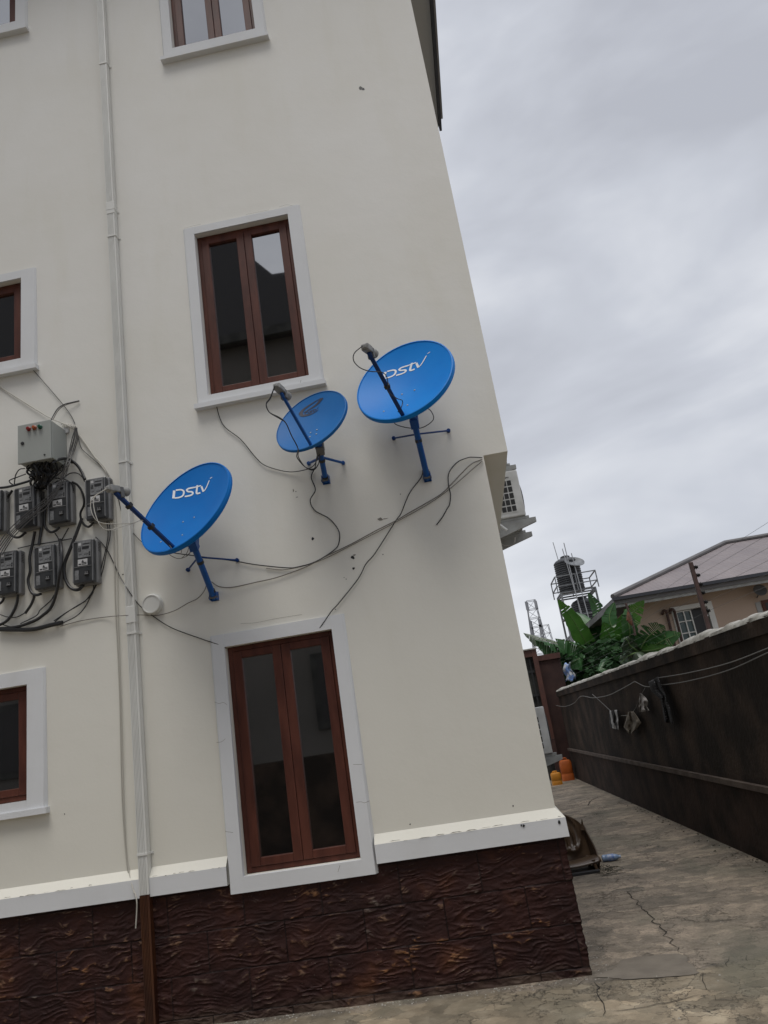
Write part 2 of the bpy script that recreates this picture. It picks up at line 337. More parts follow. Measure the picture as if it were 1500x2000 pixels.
for P, wd in cracks: put('crack', ribbon([gr(*p) for p in P], wd), M['crack'], ground)
M['patch'] = mat('smooth_cement', (.125, .107, .085), .85, var=(.165, .142, .112), vs=7, bump=.3, bs=25)
pp = [(1213, 1876), (1250, 1869), (1327, 1863), (1342, 1870), (1345, 1880), (1367, 1900), (1350, 1906), (1277, 1911), (1220, 1914), (1163, 1909), (1180, 1900), (1200, 1893)]
pts = [gr(*p) for p in pp]; rag = []
for a, b in zip(pts, pts[1:]+pts[:1]):
    for i in range(5): rag.append(a.lerp(b, i/5)+Vector((random.uniform(-1, 1), random.uniform(-1, 1), 0))*.009)
pm = MB().face(*[(p.x, p.y, .003) for p in rag]); put('cement_patch', pm, M['patch'], ground)

# ------------------------------------------------------------------ main building
XC, XU, ZU = .3585, .533, 3.292              # lower corner, upper corner, overhang underside
bld = thing('apartment_building', (-1.5, 0, 0), 'tall cream plastered apartment block with brown framed windows and dark brown stone plinth', 'building')
OPEN = [(-1.650, -.888, .792, 2.25), (-1.605, -.808, 4.176, 5.667), (-1.652, -.875, 7.681, 9.17),
        (-4.05, -3.100, 1.451, 2.226), (-4.05, -3.124, 4.832, 5.606), (-4.05, -3.159, 8.469, 9.25)]
TOPZ = 9.95
xs = sorted({-7.0, XC, XU, *[o[0] for o in OPEN], *[o[1] for o in OPEN]}); zs = sorted({0, ZU, TOPZ, *[o[2] for o in OPEN], *[o[3] for o in OPEN]})
wm = MB()
for i in range(len(xs)-1):
    for j in range(len(zs)-1):
        cx, cz = (xs[i]+xs[i+1])/2, (zs[j]+zs[j+1])/2
        if any(o[0] < cx < o[1] and o[2] < cz < o[3] for o in OPEN) or (cx > XC and cz < ZU): continue
        wm.face((xs[i], 0, zs[j]), (xs[i+1], 0, zs[j]), (xs[i+1], 0, zs[j+1]), (xs[i], 0, zs[j+1]))
YB = 3.9
wm.face((XC, 0, 0), (XC, 9, 0), (XC, 9, ZU), (XC, 0, ZU)); wm.face((XU, 0, ZU), (XU, YB, ZU), (XU, YB, TOPZ), (XU, 0, TOPZ))
wm.face((XC, 0, ZU), (XC, YB, ZU), (XU, YB, ZU), (XU, 0, ZU)); wm.face((XC, YB, ZU), (XC, 9, ZU), (XC, 9, TOPZ), (XC, YB, TOPZ)); wm.face((XC, YB, ZU), (XU, YB, ZU), (XU, YB, TOPZ), (XC, YB, TOPZ))
wm.face((-7, 9, 0), (XC, 9, 0), (XC, 9, TOPZ), (-7, 9, TOPZ)); wm.face((-7, 0, 0), (-7, 9, 0), (-7, 9, TOPZ), (-7, 0, TOPZ)); wm.face((-7, 0, TOPZ), (XU, 0, TOPZ), (XU, 9, TOPZ), (-7, 9, TOPZ))
for x0, x1, z0, z1 in OPEN:                  # reveals and a dark room behind
    d = .09
    wm.face((x0, 0, z0), (x0, d, z0), (x0, d, z1), (x0, 0, z1)); wm.face((x1, 0, z0), (x1, d, z0), (x1, d, z1), (x1, 0, z1))
    wm.face((x0, 0, z1), (x1, 0, z1), (x1, d, z1), (x0, d, z1)); wm.face((x0, 0, z0), (x1, 0, z0), (x1, d, z0), (x0, d, z0))
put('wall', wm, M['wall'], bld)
def relief(u, z):                            # hand-modelled stone texture: stretched ridges, shifted from tile to tile
    row = int((z-.045)//.232); uu = u+.17+(.25 if row % 2 else 0); colm = math.floor(uu/.5); ju = (uu/.5-colm)*.5; jz = (z-.045)-row*.232
    e_ = min(ju, .5-ju, jz, .232-jz); sh = (colm*7.3+row*3.1) % 11
    tilt = noise.noise(Vector((u*2.6, z*5, sh)))*.9
    p = Vector((u*7.5+tilt, z*36+u*3.5*math.sin(sh*1.7)+sh*5+noise.noise(Vector((u*7, z*9, sh)))*1.7, sh))
    a = 1-abs(noise.noise(p))*2.4; p2 = Vector((u*19+sh, z*62+u*9*math.cos(sh)+noise.noise(Vector((u*13, z*13, sh)))*2.5, sh*2)); b = 1-abs(noise.noise(p2))*2.2
    brk_ = .45+.55*max(0, min(1, .5+noise.noise(Vector((u*11, z*13, 4+sh)))*1.6)); h = max(0, a)*.62*brk_+max(0, b)*.30*brk_+noise.noise(Vector((u*3, z*6, 9+sh)))*.25
    g_ = max(0, min(1, e_/.0055)); return h, g_
def reliefgrid(u0, u1, place, nu, nz_):
    mb = MB(); hs_ = []
    for i in range(nu+1):
        for j in range(nz_+1):
            u = u0+(u1-u0)*i/nu; z = .756*j/nz_; h, g_ = relief(u, z); hs_.append((h, g_))
            mb.v.append(place(u, z, (.002+h*.0125)*(.35+.65*g_)))
    for i in range(nu):
        for j in range(nz_): a = i*(nz_+1)+j; mb.f.append((a, a+nz_+1, a+nz_+2, a+1))
    return mb, hs_
pl, hh_ = reliefgrid(-3.75, XC+.016, lambda u, z, d: Vector((u+(d-.006)*max(0, (u-(XC-.03))/.046), -.004-d, z)), 800, 170)
nb = len(pl.v); p2_, h2_ = reliefgrid(XC+.016, XC+1.6, lambda u, z, d: Vector((XC+.010+d, -.010+(u-XC-.016)-d*max(0, 1-(u-XC-.016)/.03), z)), 60, 40)
pl.v += p2_.v; pl.f += [tuple(q+nb for q in f) for f in p2_.f]; hh_ += h2_
pl.face((XC+.012, 1.55, 0), (XC+.012, 9, 0), (XC+.012, 9, .756), (XC+.012, 1.55, .756)).face((-7, -.01, 0), (-3.74, -.01, 0), (-3.74, -.01, .756), (-7, -.01, .756)); hh_ += [(.3, 1)]*8
plo = put('plinth', pl, M['clad'], bld, smooth=True)
at_ = plo.data.attributes.new('relief', 'FLOAT', 'POINT'); at_.data.foreach_set('value', [h for h, g_ in hh_]); at2 = plo.data.attributes.new('joint', 'FLOAT', 'POINT'); at2.data.foreach_set('value', [g_ for h, g_ in hh_])
bd = MB(); bc_ = MB()
def bandpiece(x0, x1, side):
    prof = [(0, .922), (-.045, .866), (-.047, .756), (-.0, .754)]
    s = side
    for (ya, za), (yb, zb) in zip(prof[:-1], prof[1:]):
        bd_k = bc_ if za > .89 else bd
        bd_k.face((x0, ya, za), (x1-(0 if not s else ya), ya, za), (x1-(0 if not s else yb), yb, zb), (x0, yb, zb))
        if s: bd_k.face((x1-ya, ya, za), (x1-ya, 9, za), (x1-yb, 9, zb), (x1-yb, yb, zb))
bandpiece(-7, -2.325, False); bandpiece(-2.262, -1.752, False); bandpiece(-.79, XC+.001, True)
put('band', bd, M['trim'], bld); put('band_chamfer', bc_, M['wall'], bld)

def window(x0, x1, z0, z1, surr, lab=None):
    D = .045; wf = MB(); sx = .042
    def rect(mb, a, b, c, d, y0, y1, t, tz=None):
        tz = tz or t
        mb.box(a, a+t, y0, y1, c, d); mb.box(b-t, b, y0, y1, c, d); mb.box(a+t, b-t, y0, y1, d-tz, d); mb.box(a+t, b-t, y0, y1, c, c+tz)
    rect(wf, x0+.002, x1-.002, z0+.002, z1-.002, D, D+.05, .034)
    win = put('window', wf, M['wood'], bld, bevel=.003)
    mid = (x0+x1)/2; st = .062
    for k, (a, b) in enumerate(((x0+.037, mid-.0015), (mid+.0015, x1-.037))):
        s_ = MB(); rect(s_, a, b, z0+.037, z1-.037, D-.008, D+.03, st, .05); put('sash', s_, M['wood'], win, bevel=.004)
        p_ = MB(); tilt = random.uniform(-.0005, .0005)
        p_.face((a+st-.004, D+.016, z0+.08), (b-st+.004, D+.016+tilt, z0+.08), (b-st+.004, D+.016+tilt, z1-.08), (a+st-.004, D+.016, z1-.08)); put('pane', p_, M['glass'], win)
    # plaster surround
    ox0, ox1, oz0, oz1, dep, lip = surr; s_ = MB()
    
    for a_, b_ in ((ox0, x0), (x1, ox1)):   # jambs thin out towards the head and are chamfered on the outside
        o_ = a_ if a_ == ox0 else b_; i_ = b_ if a_ == ox0 else a_; c_ = o_+(.016 if o_ == ox0 else -.016)
        for (p0, y0b, y0t), (p1, y1b, y1t) in (((i_, dep, .016), (c_, dep, .014)), ((c_, dep, .014), (o_, .004, .001))):
            s_.face((p0, -y0b, oz0), (p1, -y1b, oz0), (p1, -y1t, oz1), (p0, -y0t, oz1))
        s_.face((i_, -dep, oz0), (i_, 0, oz0), (i_, 0, oz1), (i_, -.016, oz1)); s_.face((i_, -dep, oz0), (c_, -dep, oz0), (o_, -.004, oz0), (o_, 0, oz0), (i_, 0, oz0)); s_.face((i_, -.016, oz1), (c_, -.014, oz1), (o_, -.001, oz1), (o_, 0, oz1), (i_, 0, oz1))
        s_.face((o_, -.004, oz0), (o_, 0, oz0), (o_, 0, oz1), (o_, -.001, oz1))
    s_.box(x0, x1, -dep, .0005, oz0, z0); s_.box(x0, x1, -.014, .0005, z1, oz1)
    if lip: s_.box(ox0-.012, ox1+.012, -dep-lip, .0005, oz0-.004, oz0+.035)
    put('window_surround', s_, M['trim'], win)
    return win
window(*OPEN[0], (-1.752, -.79, .700, 2.34, .040, 0)); window(*OPEN[1], (-1.70, -.70, 4.075, 5.735, .030, .026)); window(*OPEN[2], (-1.748, -.775, 7.55, 9.28, .030, .026))
window(*OPEN[3], (-4.2, -2.965, 1.355, 2.325, .032, .016)); window(*OPEN[4], (-4.2, -2.996, 4.71, 5.68, .030, .024)); window(*OPEN[5], (-4.2, -3.047, 8.335, 9.35, .030, .024))

# rainwater downpipe: ribbed white square pipe, painted brown over the plinth
def pipe_mesh(z0, z1):
    p = MB(); x0, x1, y = -2.327, -2.262, -.055
    p.box(x0, x1, y, -.008, z0, z1)
    for i in range(5): p.box(x0+.0005+i*.0098, x0+.0068+i*.0098, y-.0045, y+.001, z0+.001, z1-.001)
    p.box(x0+.0505, x1, y-.0045, y+.001, z0+.001, z1-.001)
    return p
dp = put('downpipe', pipe_mesh(.772, TOPZ-.02), M['pipe'], bld)
put('painted_pipe_foot', pipe_mesh(.002, .770), M['pipebrown'], dp)
for z in (7.662, 5.787, 3.752, 1.011, 6.057, 2.45):
    c_ = MB().box(-2.331, -2.258, -.0635, -.0485, z-.007, z+.007).box(-2.262, -2.256, -.055, -.002, z-.007, z+.007).box(-2.258, -2.243, -.006, -.0008, z-.008, z+.006); put('pipe_clip', c_, M['pipe'], dp)
for z in (6.07, 2.582):
    c_ = MB().box(-2.330, -2.259, -.0620, -.001, z-.06, z+.06); put('pipe_socket', c_, M['pipe'], dp, bevel=.003)
# eave over the right flank
ev = MB().box(XU+.001, .945, -.6, 3.8, 9.80, 9.83); put('soffit', ev, M['soffit'], bld)
ev = MB().box(.95, .985, -.6, 3.82, 9.73, 9.97); gt = put('fascia', ev, M['gutter'], bld)
ev = MB().box(.987, 1.03, -.6, 3.78, 9.90, 9.99).box(.94, 1.0, -.6, 3.80, 9.978, 9.995); put('gutter', ev, M['metal'], bld)
rf = MB().face((-8, -.6, 9.97), (.985, -.6, 9.97), (-2, 3, 11.6), (-6, 3, 11.6)).face((.985, -.6, 9.97), (.985, 3.82, 9.97), (-2, 3, 11.6)).face((.985, 3.82, 9.97), (.3, 9.2, 9.97), (-6, 3, 11.6), (-2, 3, 11.6)); put('roof', rf, M['gutter'], bld)

# wall scars, drilled holes, peeling paint line
for (px, py, r_) in ((611, 1052, 3.2), (689, 1089, 3.6), (691, 1110, 2.6), (748, 1083, 1.2), (704, 172, 5), (709, 174, 4), (240, 1122, 1.5), (126, 1590, 1.2), (801, 1610, 1.3), (1002, 1574, 1.4), (676, 1131, 1), (672, 1128, .8), (578, 960, 1.2), (782, 965, 1), (1092, 1606, 3), (1023, 1613, 2.4), (1018, 1612, 1.6), (655, 1190, 1)):
    c_ = at(px, py, -.0012) if py < 1600 or px < 900 else at(px, py, -.049); rr = r_*.0034; P = []
    for k in range(10): a = k*math.pi/5; q_ = rr*(1+random.uniform(-.3, .3)); P.append(c_+Vector((q_*math.cos(a), 0, q_*math.sin(a))))
    put('drilled_hole', MB().face(*P), M['dark'], bld)
M['scar'] = mat('bare_render_scar', (.27, .25, .22), .9, var=(.16, .15, .13), vs=50)
for (px, py, a_, b_) in ((742, 1014, .018, .012), (752, 1013, .02, .003), (692, 1084, .012, .005), (573, 958, .004, .012), (580, 971, .008, .003)):
    c_ = at(px, py, -.001); P = []
    for k in range(14): a = k*math.pi/7; q_ = 1+random.uniform(-.3, .3); P.append(c_+Vector((a_*q_*math.cos(a), 0, b_*q_*math.sin(a))))
    put('plaster_scar', MB().face(*P), M['scar'], bld)
# chipped paint running along the top arris of the band
x = -3.6
while x < XC+.03:
    ln = random.uniform(.01, .09)
    if not (-2.34 < x+ln and x < -2.25) and not (-1.75-ln < x < -.78) and random.random() < .62:
        h_ = random.uniform(.001, .0045); zc = .868+random.uniform(-.002, .008)
        put('paint_chip', MB().face((x, -.0488+(zc-.868)*-.0, zc-h_), (x+ln*.5, -.0490, zc-h_*.4), (x+ln, -.0488, zc-h_*.7), (x+ln*.8, -.0490, zc+h_*.2), (x+ln*.3, -.0490, zc+h_*.5)), M['scar'], bld)
    x += ln+random.uniform(.0, .05)
def hair(P, w_=.0022):
    pts = spline(P, 5); hc = MB()
    for a, b in zip(pts[:-1], pts[1:]):
        d_ = (b-a).normalized(); n_ = Vector((-d_.z, 0, d_.x))*w_/2; hc.face(a-n_, b-n_, b+n_, a+n_)
    put('hairline_crack', hc, M['scar'], bld)
for P in ([(419, 1371), (428, 1374), (436, 1372), (443, 1376)], [(423, 1450), (432, 1449), (440, 1443)], [(696, 1567), (705, 1566), (712, 1568), (722, 1564)], [(690, 1493), (707, 1493)], [(660, 1703), (664, 1690)], [(440, 1624), (455, 1626)], [(586, 749), (588, 742)]):
    hair([at(px, py, -.0475 if py > 800 else -.0415) for px, py in P])
for P in ([(575, 1238), (590, 1237)], [(470, 1218), (500, 1216), (540, 1208), (590, 1200)], [(360, 446), (374, 442), (392, 438)], [(545, 404), (560, 400), (572, 402)], [(480, 419), (500, 415), (525, 410)]):
    hair([at(px, py, -.002 if py > 800 else -.0415) for px, py in P], .0016)

# round white cover
cp = thing('wall_cover', at(297, 1180, 0), 'round white capped pipe cover beside the ribbed downpipe', 'wall cover')
Mc = Matrix.Translation(at(299, 1181, 0)) @ Matrix.Rotation(R(90), 4, 'X')
put('cap', MB().lathe([(.074, 0), (.074, .022), (.066, .040), (.060, .0405), (.058, .0365), (.002, .036)], Mc, 40), M['pipe'], cp, smooth=True)
put('rim', MB().lathe([(.078, .0002), (.079, .012), (.0745, .0122)], Mc, 40), M['pipe'], cp, smooth=True)

# ------------------------------------------------------------------ satellite dishes
LOGO_W = {'D': [([(.12, 0), (.30, .95)], .20), ([(.45, .97), (.95, .95), (1.18, .70), (1.08, .25), (.75, .05), (.25, .03)], .15)],
          'S': [([(2.25, .93), (1.72, .95), (1.50, .80), (1.62, .58), (1.98, .45), (2.05, .20), (1.80, .05), (1.22, .04)], .16)],
          't': [([(2.62, 1.10), (2.45, .25), (2.55, .06), (2.85, .05)], .17), ([(2.25, .93), (3.0, .93)], .12)],
          'v': [([(3.02, .82), (3.18, .07)], .17), ([(3.18, .07), (3.48, .38), (3.95, 1.22)], .10)], 'tm': [([(4.05, 1.42), (4.30, 1.47)], .07)]}
def make_dish(nm, C, r, az, el, roll, v, base, top, struts, junc, label, small=False, lnbtwist=0):
    th, ph, rl = R(az), R(el), R(roll)
    Nn = Vector((math.sin(th)*math.cos(ph), -math.cos(th)*math.cos(ph), math.sin(ph)))
    R0 = Nn.cross(Vector((0, 0, 1))).normalized()*-1; U0 = Nn.cross(R0)
    if U0.z < 0: U0 = -U0; R0 = -R0
    if R0.x < 0: R0 = -R0
    U0 = Vector((0, 0, 1))-Nn*Nn.z; U0.normalize()
    rr = R0*math.cos(rl)+U0*math.sin(rl); U = U0*math.cos(rl)-R0*math.sin(rl); R_ = rr
    Z = R_.cross(U)
    if Z.dot(Nn) < 0: pass
    FR = Matrix((R_, U, Nn)).transposed().to_4x4(); FR.translation = C
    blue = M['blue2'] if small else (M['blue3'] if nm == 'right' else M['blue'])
    b = at(*base, -.015); root = thing('satellite_dish', b, label, 'satellite dish', 'blue satellite dishes on the cream wall')
    dep = r*.17
    prof = []
    for i in range(13):
        q = i/12*.965; prof.append((max(.0005, r*q), dep*(q*q-1)+.0))
    lip = [(r*.970, .001), (r*.990, .0), (r*.993, -.012), (r, -.015), (r, -.034 if not small else -.02), (r*.985, -.040 if not small else -.024), (r*.96, -.034 if not small else -.02)]
    back = [(r*.955*q, dep*(q*q-1)-.006) for q in [x_/8 for x_ in range(8, 0, -1)]]+[(.0005, -dep-.006)]
    full = prof+lip+back
    mb = MB(); n = 72; bi = 0
    for rad, h in full:
        for k in range(n): a = 2*math.pi*k/n; mb.v.append(FR @ Vector((rad*math.cos(a), rad*math.sin(a), h)))
    for i in range(len(full)-1):
        for k in range(n): mb.f.append((i*n+k, i*n+(k+1) % n, (i+1)*n+(k+1) % n, (i+1)*n+k))
    refl = put('reflector', mb, blue, root, smooth=True)
    def surf(a, c, off=.0022): return FR @ Vector((a, c, dep*((a*a+c*c)/(r*r)-1)+off))
    bl = MB()
    for a, c in (((-.09, -.28), (.09, -.28), (-.09, -.46), (.09, -.46)) if small else ((-.10, -.22), (.16, -.22), (-.42, -.62), (.05, -.62))):
        p = surf(a*r, c*r, .001); put('bolt', MB().lathe([(.006, 0), (.006, .002), (.003, .0035)], Matrix.Translation(p) @ FR.to_3x3().to_4x4(), 10), M['metal'], refl)
    # emblem placed from its corners in the photograph
    def local(px, py):
        d = ray(px, py); P0 = C-Nn*dep*.9; t = (P0-CAMP).dot(Nn)/d.dot(Nn); q = CAMP+d*t-C; return Vector((q.dot(R_), q.dot(U)))
    lg = MB()
    def stroke(P, wd, o, ex, ey):
        P = [Vector((p[0], p[1], 0)) for p in P]; pts = spline(P, 5) if len(P) > 2 else [P[0].lerp(P[1], i/5) for i in range(6)]
        m_ = len(pts); b0 = len(lg.v)
        for i, p in enumerate(pts):
            t = (pts[min(i+1, m_-1)]-pts[max(i-1, 0)]).normalized(); s_ = Vector((-t.y, t.x, 0)); ww = wd if not isinstance(wd, tuple) else wd[0]+(wd[1]-wd[0])*i/(m_-1)
            for sg in (1, -1):
                q = p+s_*sg*ww/2; L2 = o+ex*q.x+ey*q.y; lg.v.append(surf(L2.x, L2.y))
        for i in range(m_-1): lg.f.append((b0+2*i, b0+2*i+1, b0+2*i+3, b0+2*i+2))
    if not small:
        o0, e1, t1 = (local(*p) for p in v['logo']); ex = (e1-o0)/3.15; ey = (t1-o0)-ex*.18
        for ch in LOGO_W.values():
            for P, wd in ch: stroke(P, wd*1.15, o0, ex, ey)
    else:
        o0 = local(610, 802); ex = Vector((.082, 0)); ey = Vector((0, .056))
        arc = [(1.0, 1.28), (.2, 1.12), (-.65, .65), (-1.02, 0), (-.8, -.62), (-.1, -.9), (.7, -.72)]
        stroke([(a*1.05, c*.82) for a, c in arc[:4]], (.05, .40), o0, ex, ey); stroke([(a*1.05, c*.82) for a, c in arc[3:]], (.40, .05), o0, ex, ey)
        stroke([(-.75, -.05), (-.1, .2), (.6, .45), (1.15, .95)], (.10, .42), o0, ex, ey); stroke([(1.15, .95), (1.28, .8)], (.24, .02), o0, ex, ey)
        sx, oo = .36, o0+ex*-.72+ey*-.50
        for ch in LOGO_W.values():
            for P, wd in ch: stroke(P, wd*1.5, oo, ex*sx, ey*.36)
    put('emblem', lg, M['logodark'] if small else M['logo'], refl)
    # feed arm
    rootp = C-U*(r*.93)-Nn*.035; Lp = C+Nn*v['n']-U*v['u']; ax = (C+U*r*.1-Lp).normalized()
    arm = MB(); a0 = rootp; a1 = Lp-ax*.075-U*.02
    arm.bar(a0, a1, .020 if not small else .018, .026 if not small else .022, up=Nn); armo = put('feed_arm', arm, M['bluedark'] if not small else M['bluepole'], root, bevel=.003)
    if not small:
        for t_ in ((.50,) if 'nobands' in v else (.42, .78)):
            p = a0.lerp(a1, t_); d_ = (a1-a0).normalized(); put('tape', MB().bar(p-d_*.012, p+d_*.012, .031, .037, up=Nn), M['dark'], armo)
    ln = MB(); side = ax.cross(U).normalized(); Ml = Matrix((side, ax.cross(side)*-1, ax)).transposed().to_4x4(); Ml.translation = Lp
    horn = MB().lathe([(.014, -.06), (.014, -.035), (.028, -.012), (.030, .012), (.026, .018), (.002, .019)], Ml, 20)
    lo = thing_part = put('receiver', MB().box(-.025, .025, -.018, .024, -.135, -.06, Ml).box(-.017, .017, -.013, .014, -.152, -.13, Ml), M['lnb'], root, bevel=.006)
    put('feed_horn', horn, M['lnb'], lo, smooth=True)
    put('clamp', MB().box(-.022, .022, -.05, .02, -.058, -.03, Ml), M['lnbd'], lo, bevel=.004)
    # mast: foot plate on the wall, rising pole, two stays
    tp = at(*top); 
    backp = C-Nn*(dep+.012)
    tp = at(top[0], top[1], top[2]); dirp = (tp-b).normalized(); tl = .14
    while tl > 0 and (tp+dirp*tl-C).dot(Nn) > -dep-.045: tl -= .005
    tp2 = tp+dirp*tl
    pr_ = .0215 if not small else .0195
    put('pole', MB().tube([b-Vector((0, 0, .0)), b+Vector((0, -.02, .01)), tp2], pr_, 16), M['bluepole'], root, smooth=True)
    ft = MB().box(b.x-.026, b.x-.0225, -.055, -.0005, b.z-.018, b.z+.040).box(b.x+.0225, b.x+.026, -.055, -.0005, b.z-.018, b.z+.040).box(b.x-.028, b.x+.028, -.004, -.0005, b.z-.02, b.z+.045)
    put('foot_bracket', ft, M['bluepole'], root, bevel=.002)
    Mx = Matrix.Translation(b+Vector((0, -.03, 0))) @ Matrix.Rotation(R(90), 4, 'Y'); put('pivot_bolt', MB().lathe([(.010, -.031), (.010, .031)], Mx, 10), M['lnbd'], root)
    for t_ in (.12, .62):
        p = b.lerp(tp, t_); put('band', MB().tube([p-dirp*.012, p+dirp*.012], pr_+.003, 14), M['dark'], root, smooth=True)
    tpe = tp2; backq = backp-Nn*.03
    ck = MB().bar(tp2-dirp*.09, tp2-dirp*.02, .058, .058).bar(tp2-dirp*.06, backq, .050, .060); put('mount_bracket', ck, M['bluepole'] if not small else M['lnbd'], root, bevel=.004)
    jp = b+dirp*((at(*junc, 0)-b).length)
    # junction on the pole nearest the pixel
    best = min((b.lerp(tp, i/60) for i in range(61)), key=lambda p: (ray(*junc).normalized().cross(p-CAMP)).length)
    for s in struts:
        e_ = at(*s, -.012); put('stay', MB().tube([best, e_], .0065 if not small else .010, 8).lathe([(.014, 0), (.014, .02)], Matrix.Translation(Vector((e_.x, -.0005, e_.z))) @ Matrix.Rotation(R(90), 4, 'X'), 12), M['bluedark'] if not small else M['bluepole'], root, smooth=True)
    return dict(root=root, C=C, N=Nn, U=U, R=R_, L=Lp, ax=ax, r=r, a0=a0, a1=a1, pole=(b, tp))
def scl(C, s): return CAMP+(Vector(C)-CAMP)*s
s1 = .995; s3 = .997; s2 = (5-.33)/(5-.164)
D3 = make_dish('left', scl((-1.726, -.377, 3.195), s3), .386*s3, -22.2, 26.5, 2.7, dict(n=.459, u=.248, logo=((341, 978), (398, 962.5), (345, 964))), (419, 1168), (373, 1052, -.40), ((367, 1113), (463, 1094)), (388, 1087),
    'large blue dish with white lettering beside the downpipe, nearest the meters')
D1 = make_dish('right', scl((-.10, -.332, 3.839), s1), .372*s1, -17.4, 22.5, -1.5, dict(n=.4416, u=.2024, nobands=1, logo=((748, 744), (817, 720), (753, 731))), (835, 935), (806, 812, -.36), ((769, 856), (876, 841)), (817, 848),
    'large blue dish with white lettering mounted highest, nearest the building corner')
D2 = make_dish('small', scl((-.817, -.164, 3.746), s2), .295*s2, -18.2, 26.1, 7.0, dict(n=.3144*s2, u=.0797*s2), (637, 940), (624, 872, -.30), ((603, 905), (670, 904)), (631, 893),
    'smaller dull blue dish with dark navy emblem, middle one of three dishes', small=True)

# ------------------------------------------------------------------ electricity meters
MW, MH, MD = .165, .335, .095
def make_meter():
    o = thing('electricity_meter', (0, 0, 0), 'grey', 'electricity meter', 'grey electricity meters on the cream wall')
    put('casing', MB().box(-MW/2, MW/2+.012, -.060, -.0005, -MH/2, MH/2), M['meter'], o, bevel=.012)
    vs_ = MB()
    for i in range(6): vs_.box(MW/2+.0105, MW/2+.0126, -.052, -.022, .075+i*.012, .080+i*.012)
    put('vent_slots', vs_, M['dark'], o)
    cv = put('cover', MB().box(-MW/2+.002, MW/2-.002, -MD, -.058, -MH/2+.004, MH/2-.004), M['meterclear'], o, bevel=.012)
    put('cover_frame', MB().box(-MW/2+.002, -MW/2+.010, -MD-.003, -MD+.01, -MH/2+.02, MH/2-.02).box(MW/2-.016, MW/2-.010, -MD-.003, -MD+.01, -MH/2+.02, MH/2-.02).box(-MW/2+.012, MW/2-.016, -MD-.003, -MD+.01, MH/2-.018, MH/2-.012).box(-MW/2+.015, MW/2-.02, -MD-.002, -MD+.01, -.038, -.034), M['meter'], cv, bevel=.001)
    fp = put('face_plate', MB().box(-.040, .060, -MD-.0035, -MD+.001, .030, .150), M['plate'], o)
    put('display', MB().box(-.006, .046, -MD-.0055, -MD-.003, .092, .112), M['dark'], fp)
    k_ = MB()
    for i in range(2):
        for j in range(3): k_.box(-.034+i*.011, -.027+i*.011, -MD-.006, -MD-.003, .078+j*.011, .085+j*.011)
    k_.box(.010, .040, -MD-.0045, -MD-.003, .050, .054).box(-.03, -.01, -MD-.0045, -MD-.003, .052, .055).box(.0, .05, -MD-.0045, -MD-.003, .126, .134).box(.044, .054, -MD-.0045, -MD-.003, .040, .052).box(.044, .054, -MD-.0045, -MD-.003, .056, .068)
    put('keypad', k_, M['dark'], fp)
    put('seal_tab', MB().box(-.034, -.014, -MD-.0048, -MD-.003, .122, .140), M['sticker'], fp)
    st = put('sticker', MB().box(-.040, .032, -MD-.0035, -MD+.001, -.030, .018), M['sticker'], o)
    y_ = -MD-.0045
    put('sticker_print', MB().face((-.012, y_, -.004), (.008, y_, -.004), (-.002, y_, .013)).box(-.034, -.014, y_, y_+.0005, -.023, -.014).box(-.010, .026, y_, y_+.0005, -.012, -.007).box(-.010, .026, y_, y_+.0005, -.023, -.017), M['dark'], st)
    sw = put('breaker', MB().box(.010, .044, -MD-.006, -MD+.001, -.105, -.070), M['dark'], o)
    put('switch_lever', MB().box(.014, .040, -MD-.012, -MD-.0055, -.100, -.092).box(.016, .022, -MD-.010, -MD-.0055, -.089, -.078).box(.030, .036, -MD-.010, -MD-.0055, -.089, -.078), M['meter'], sw)
    put('terminal_lid', MB().box(-MW/2+.018, -.035, -MD-.002, -MD+.001, -.130, -.060), M['plate'], o)
    return o
proto = make_meter()
spots = [(-2.500, 3.485, 'grey meter ending the upper row on the right, behind the dish receiver'),
         (-2.795, 3.510, 'grey meter in upper row below the right side of the grey box'),
         (-3.060, 3.525, 'grey meter in upper row crossed by the diagonal bundle of cables'),
         (-3.325, 3.540, 'grey meter in upper row cut off by the left edge of the photo'),
         (-2.612, 3.020, 'grey meter in lower row nearest the ribbed downpipe'),
         (-2.910, 3.035, 'grey meter, middle of the three in the lower row'),
         (-3.208, 3.042, 'grey meter in lower row at the left edge of the photo')]
for i, (x, z, lab) in enumerate(spots):
    if i == 0: proto.location = (x, 0, z); proto['label'] = lab; proto.rotation_euler.y = R(.8)
    else:
        d_ = dup(proto, (x, 0, z), lab); d_.rotation_euler.y = R([0, 0, -.9, .5, 1.2, -.6, .7][i])
# flaked sticker on the middle lower meter
c_ = at(72, 1138, -.098); 
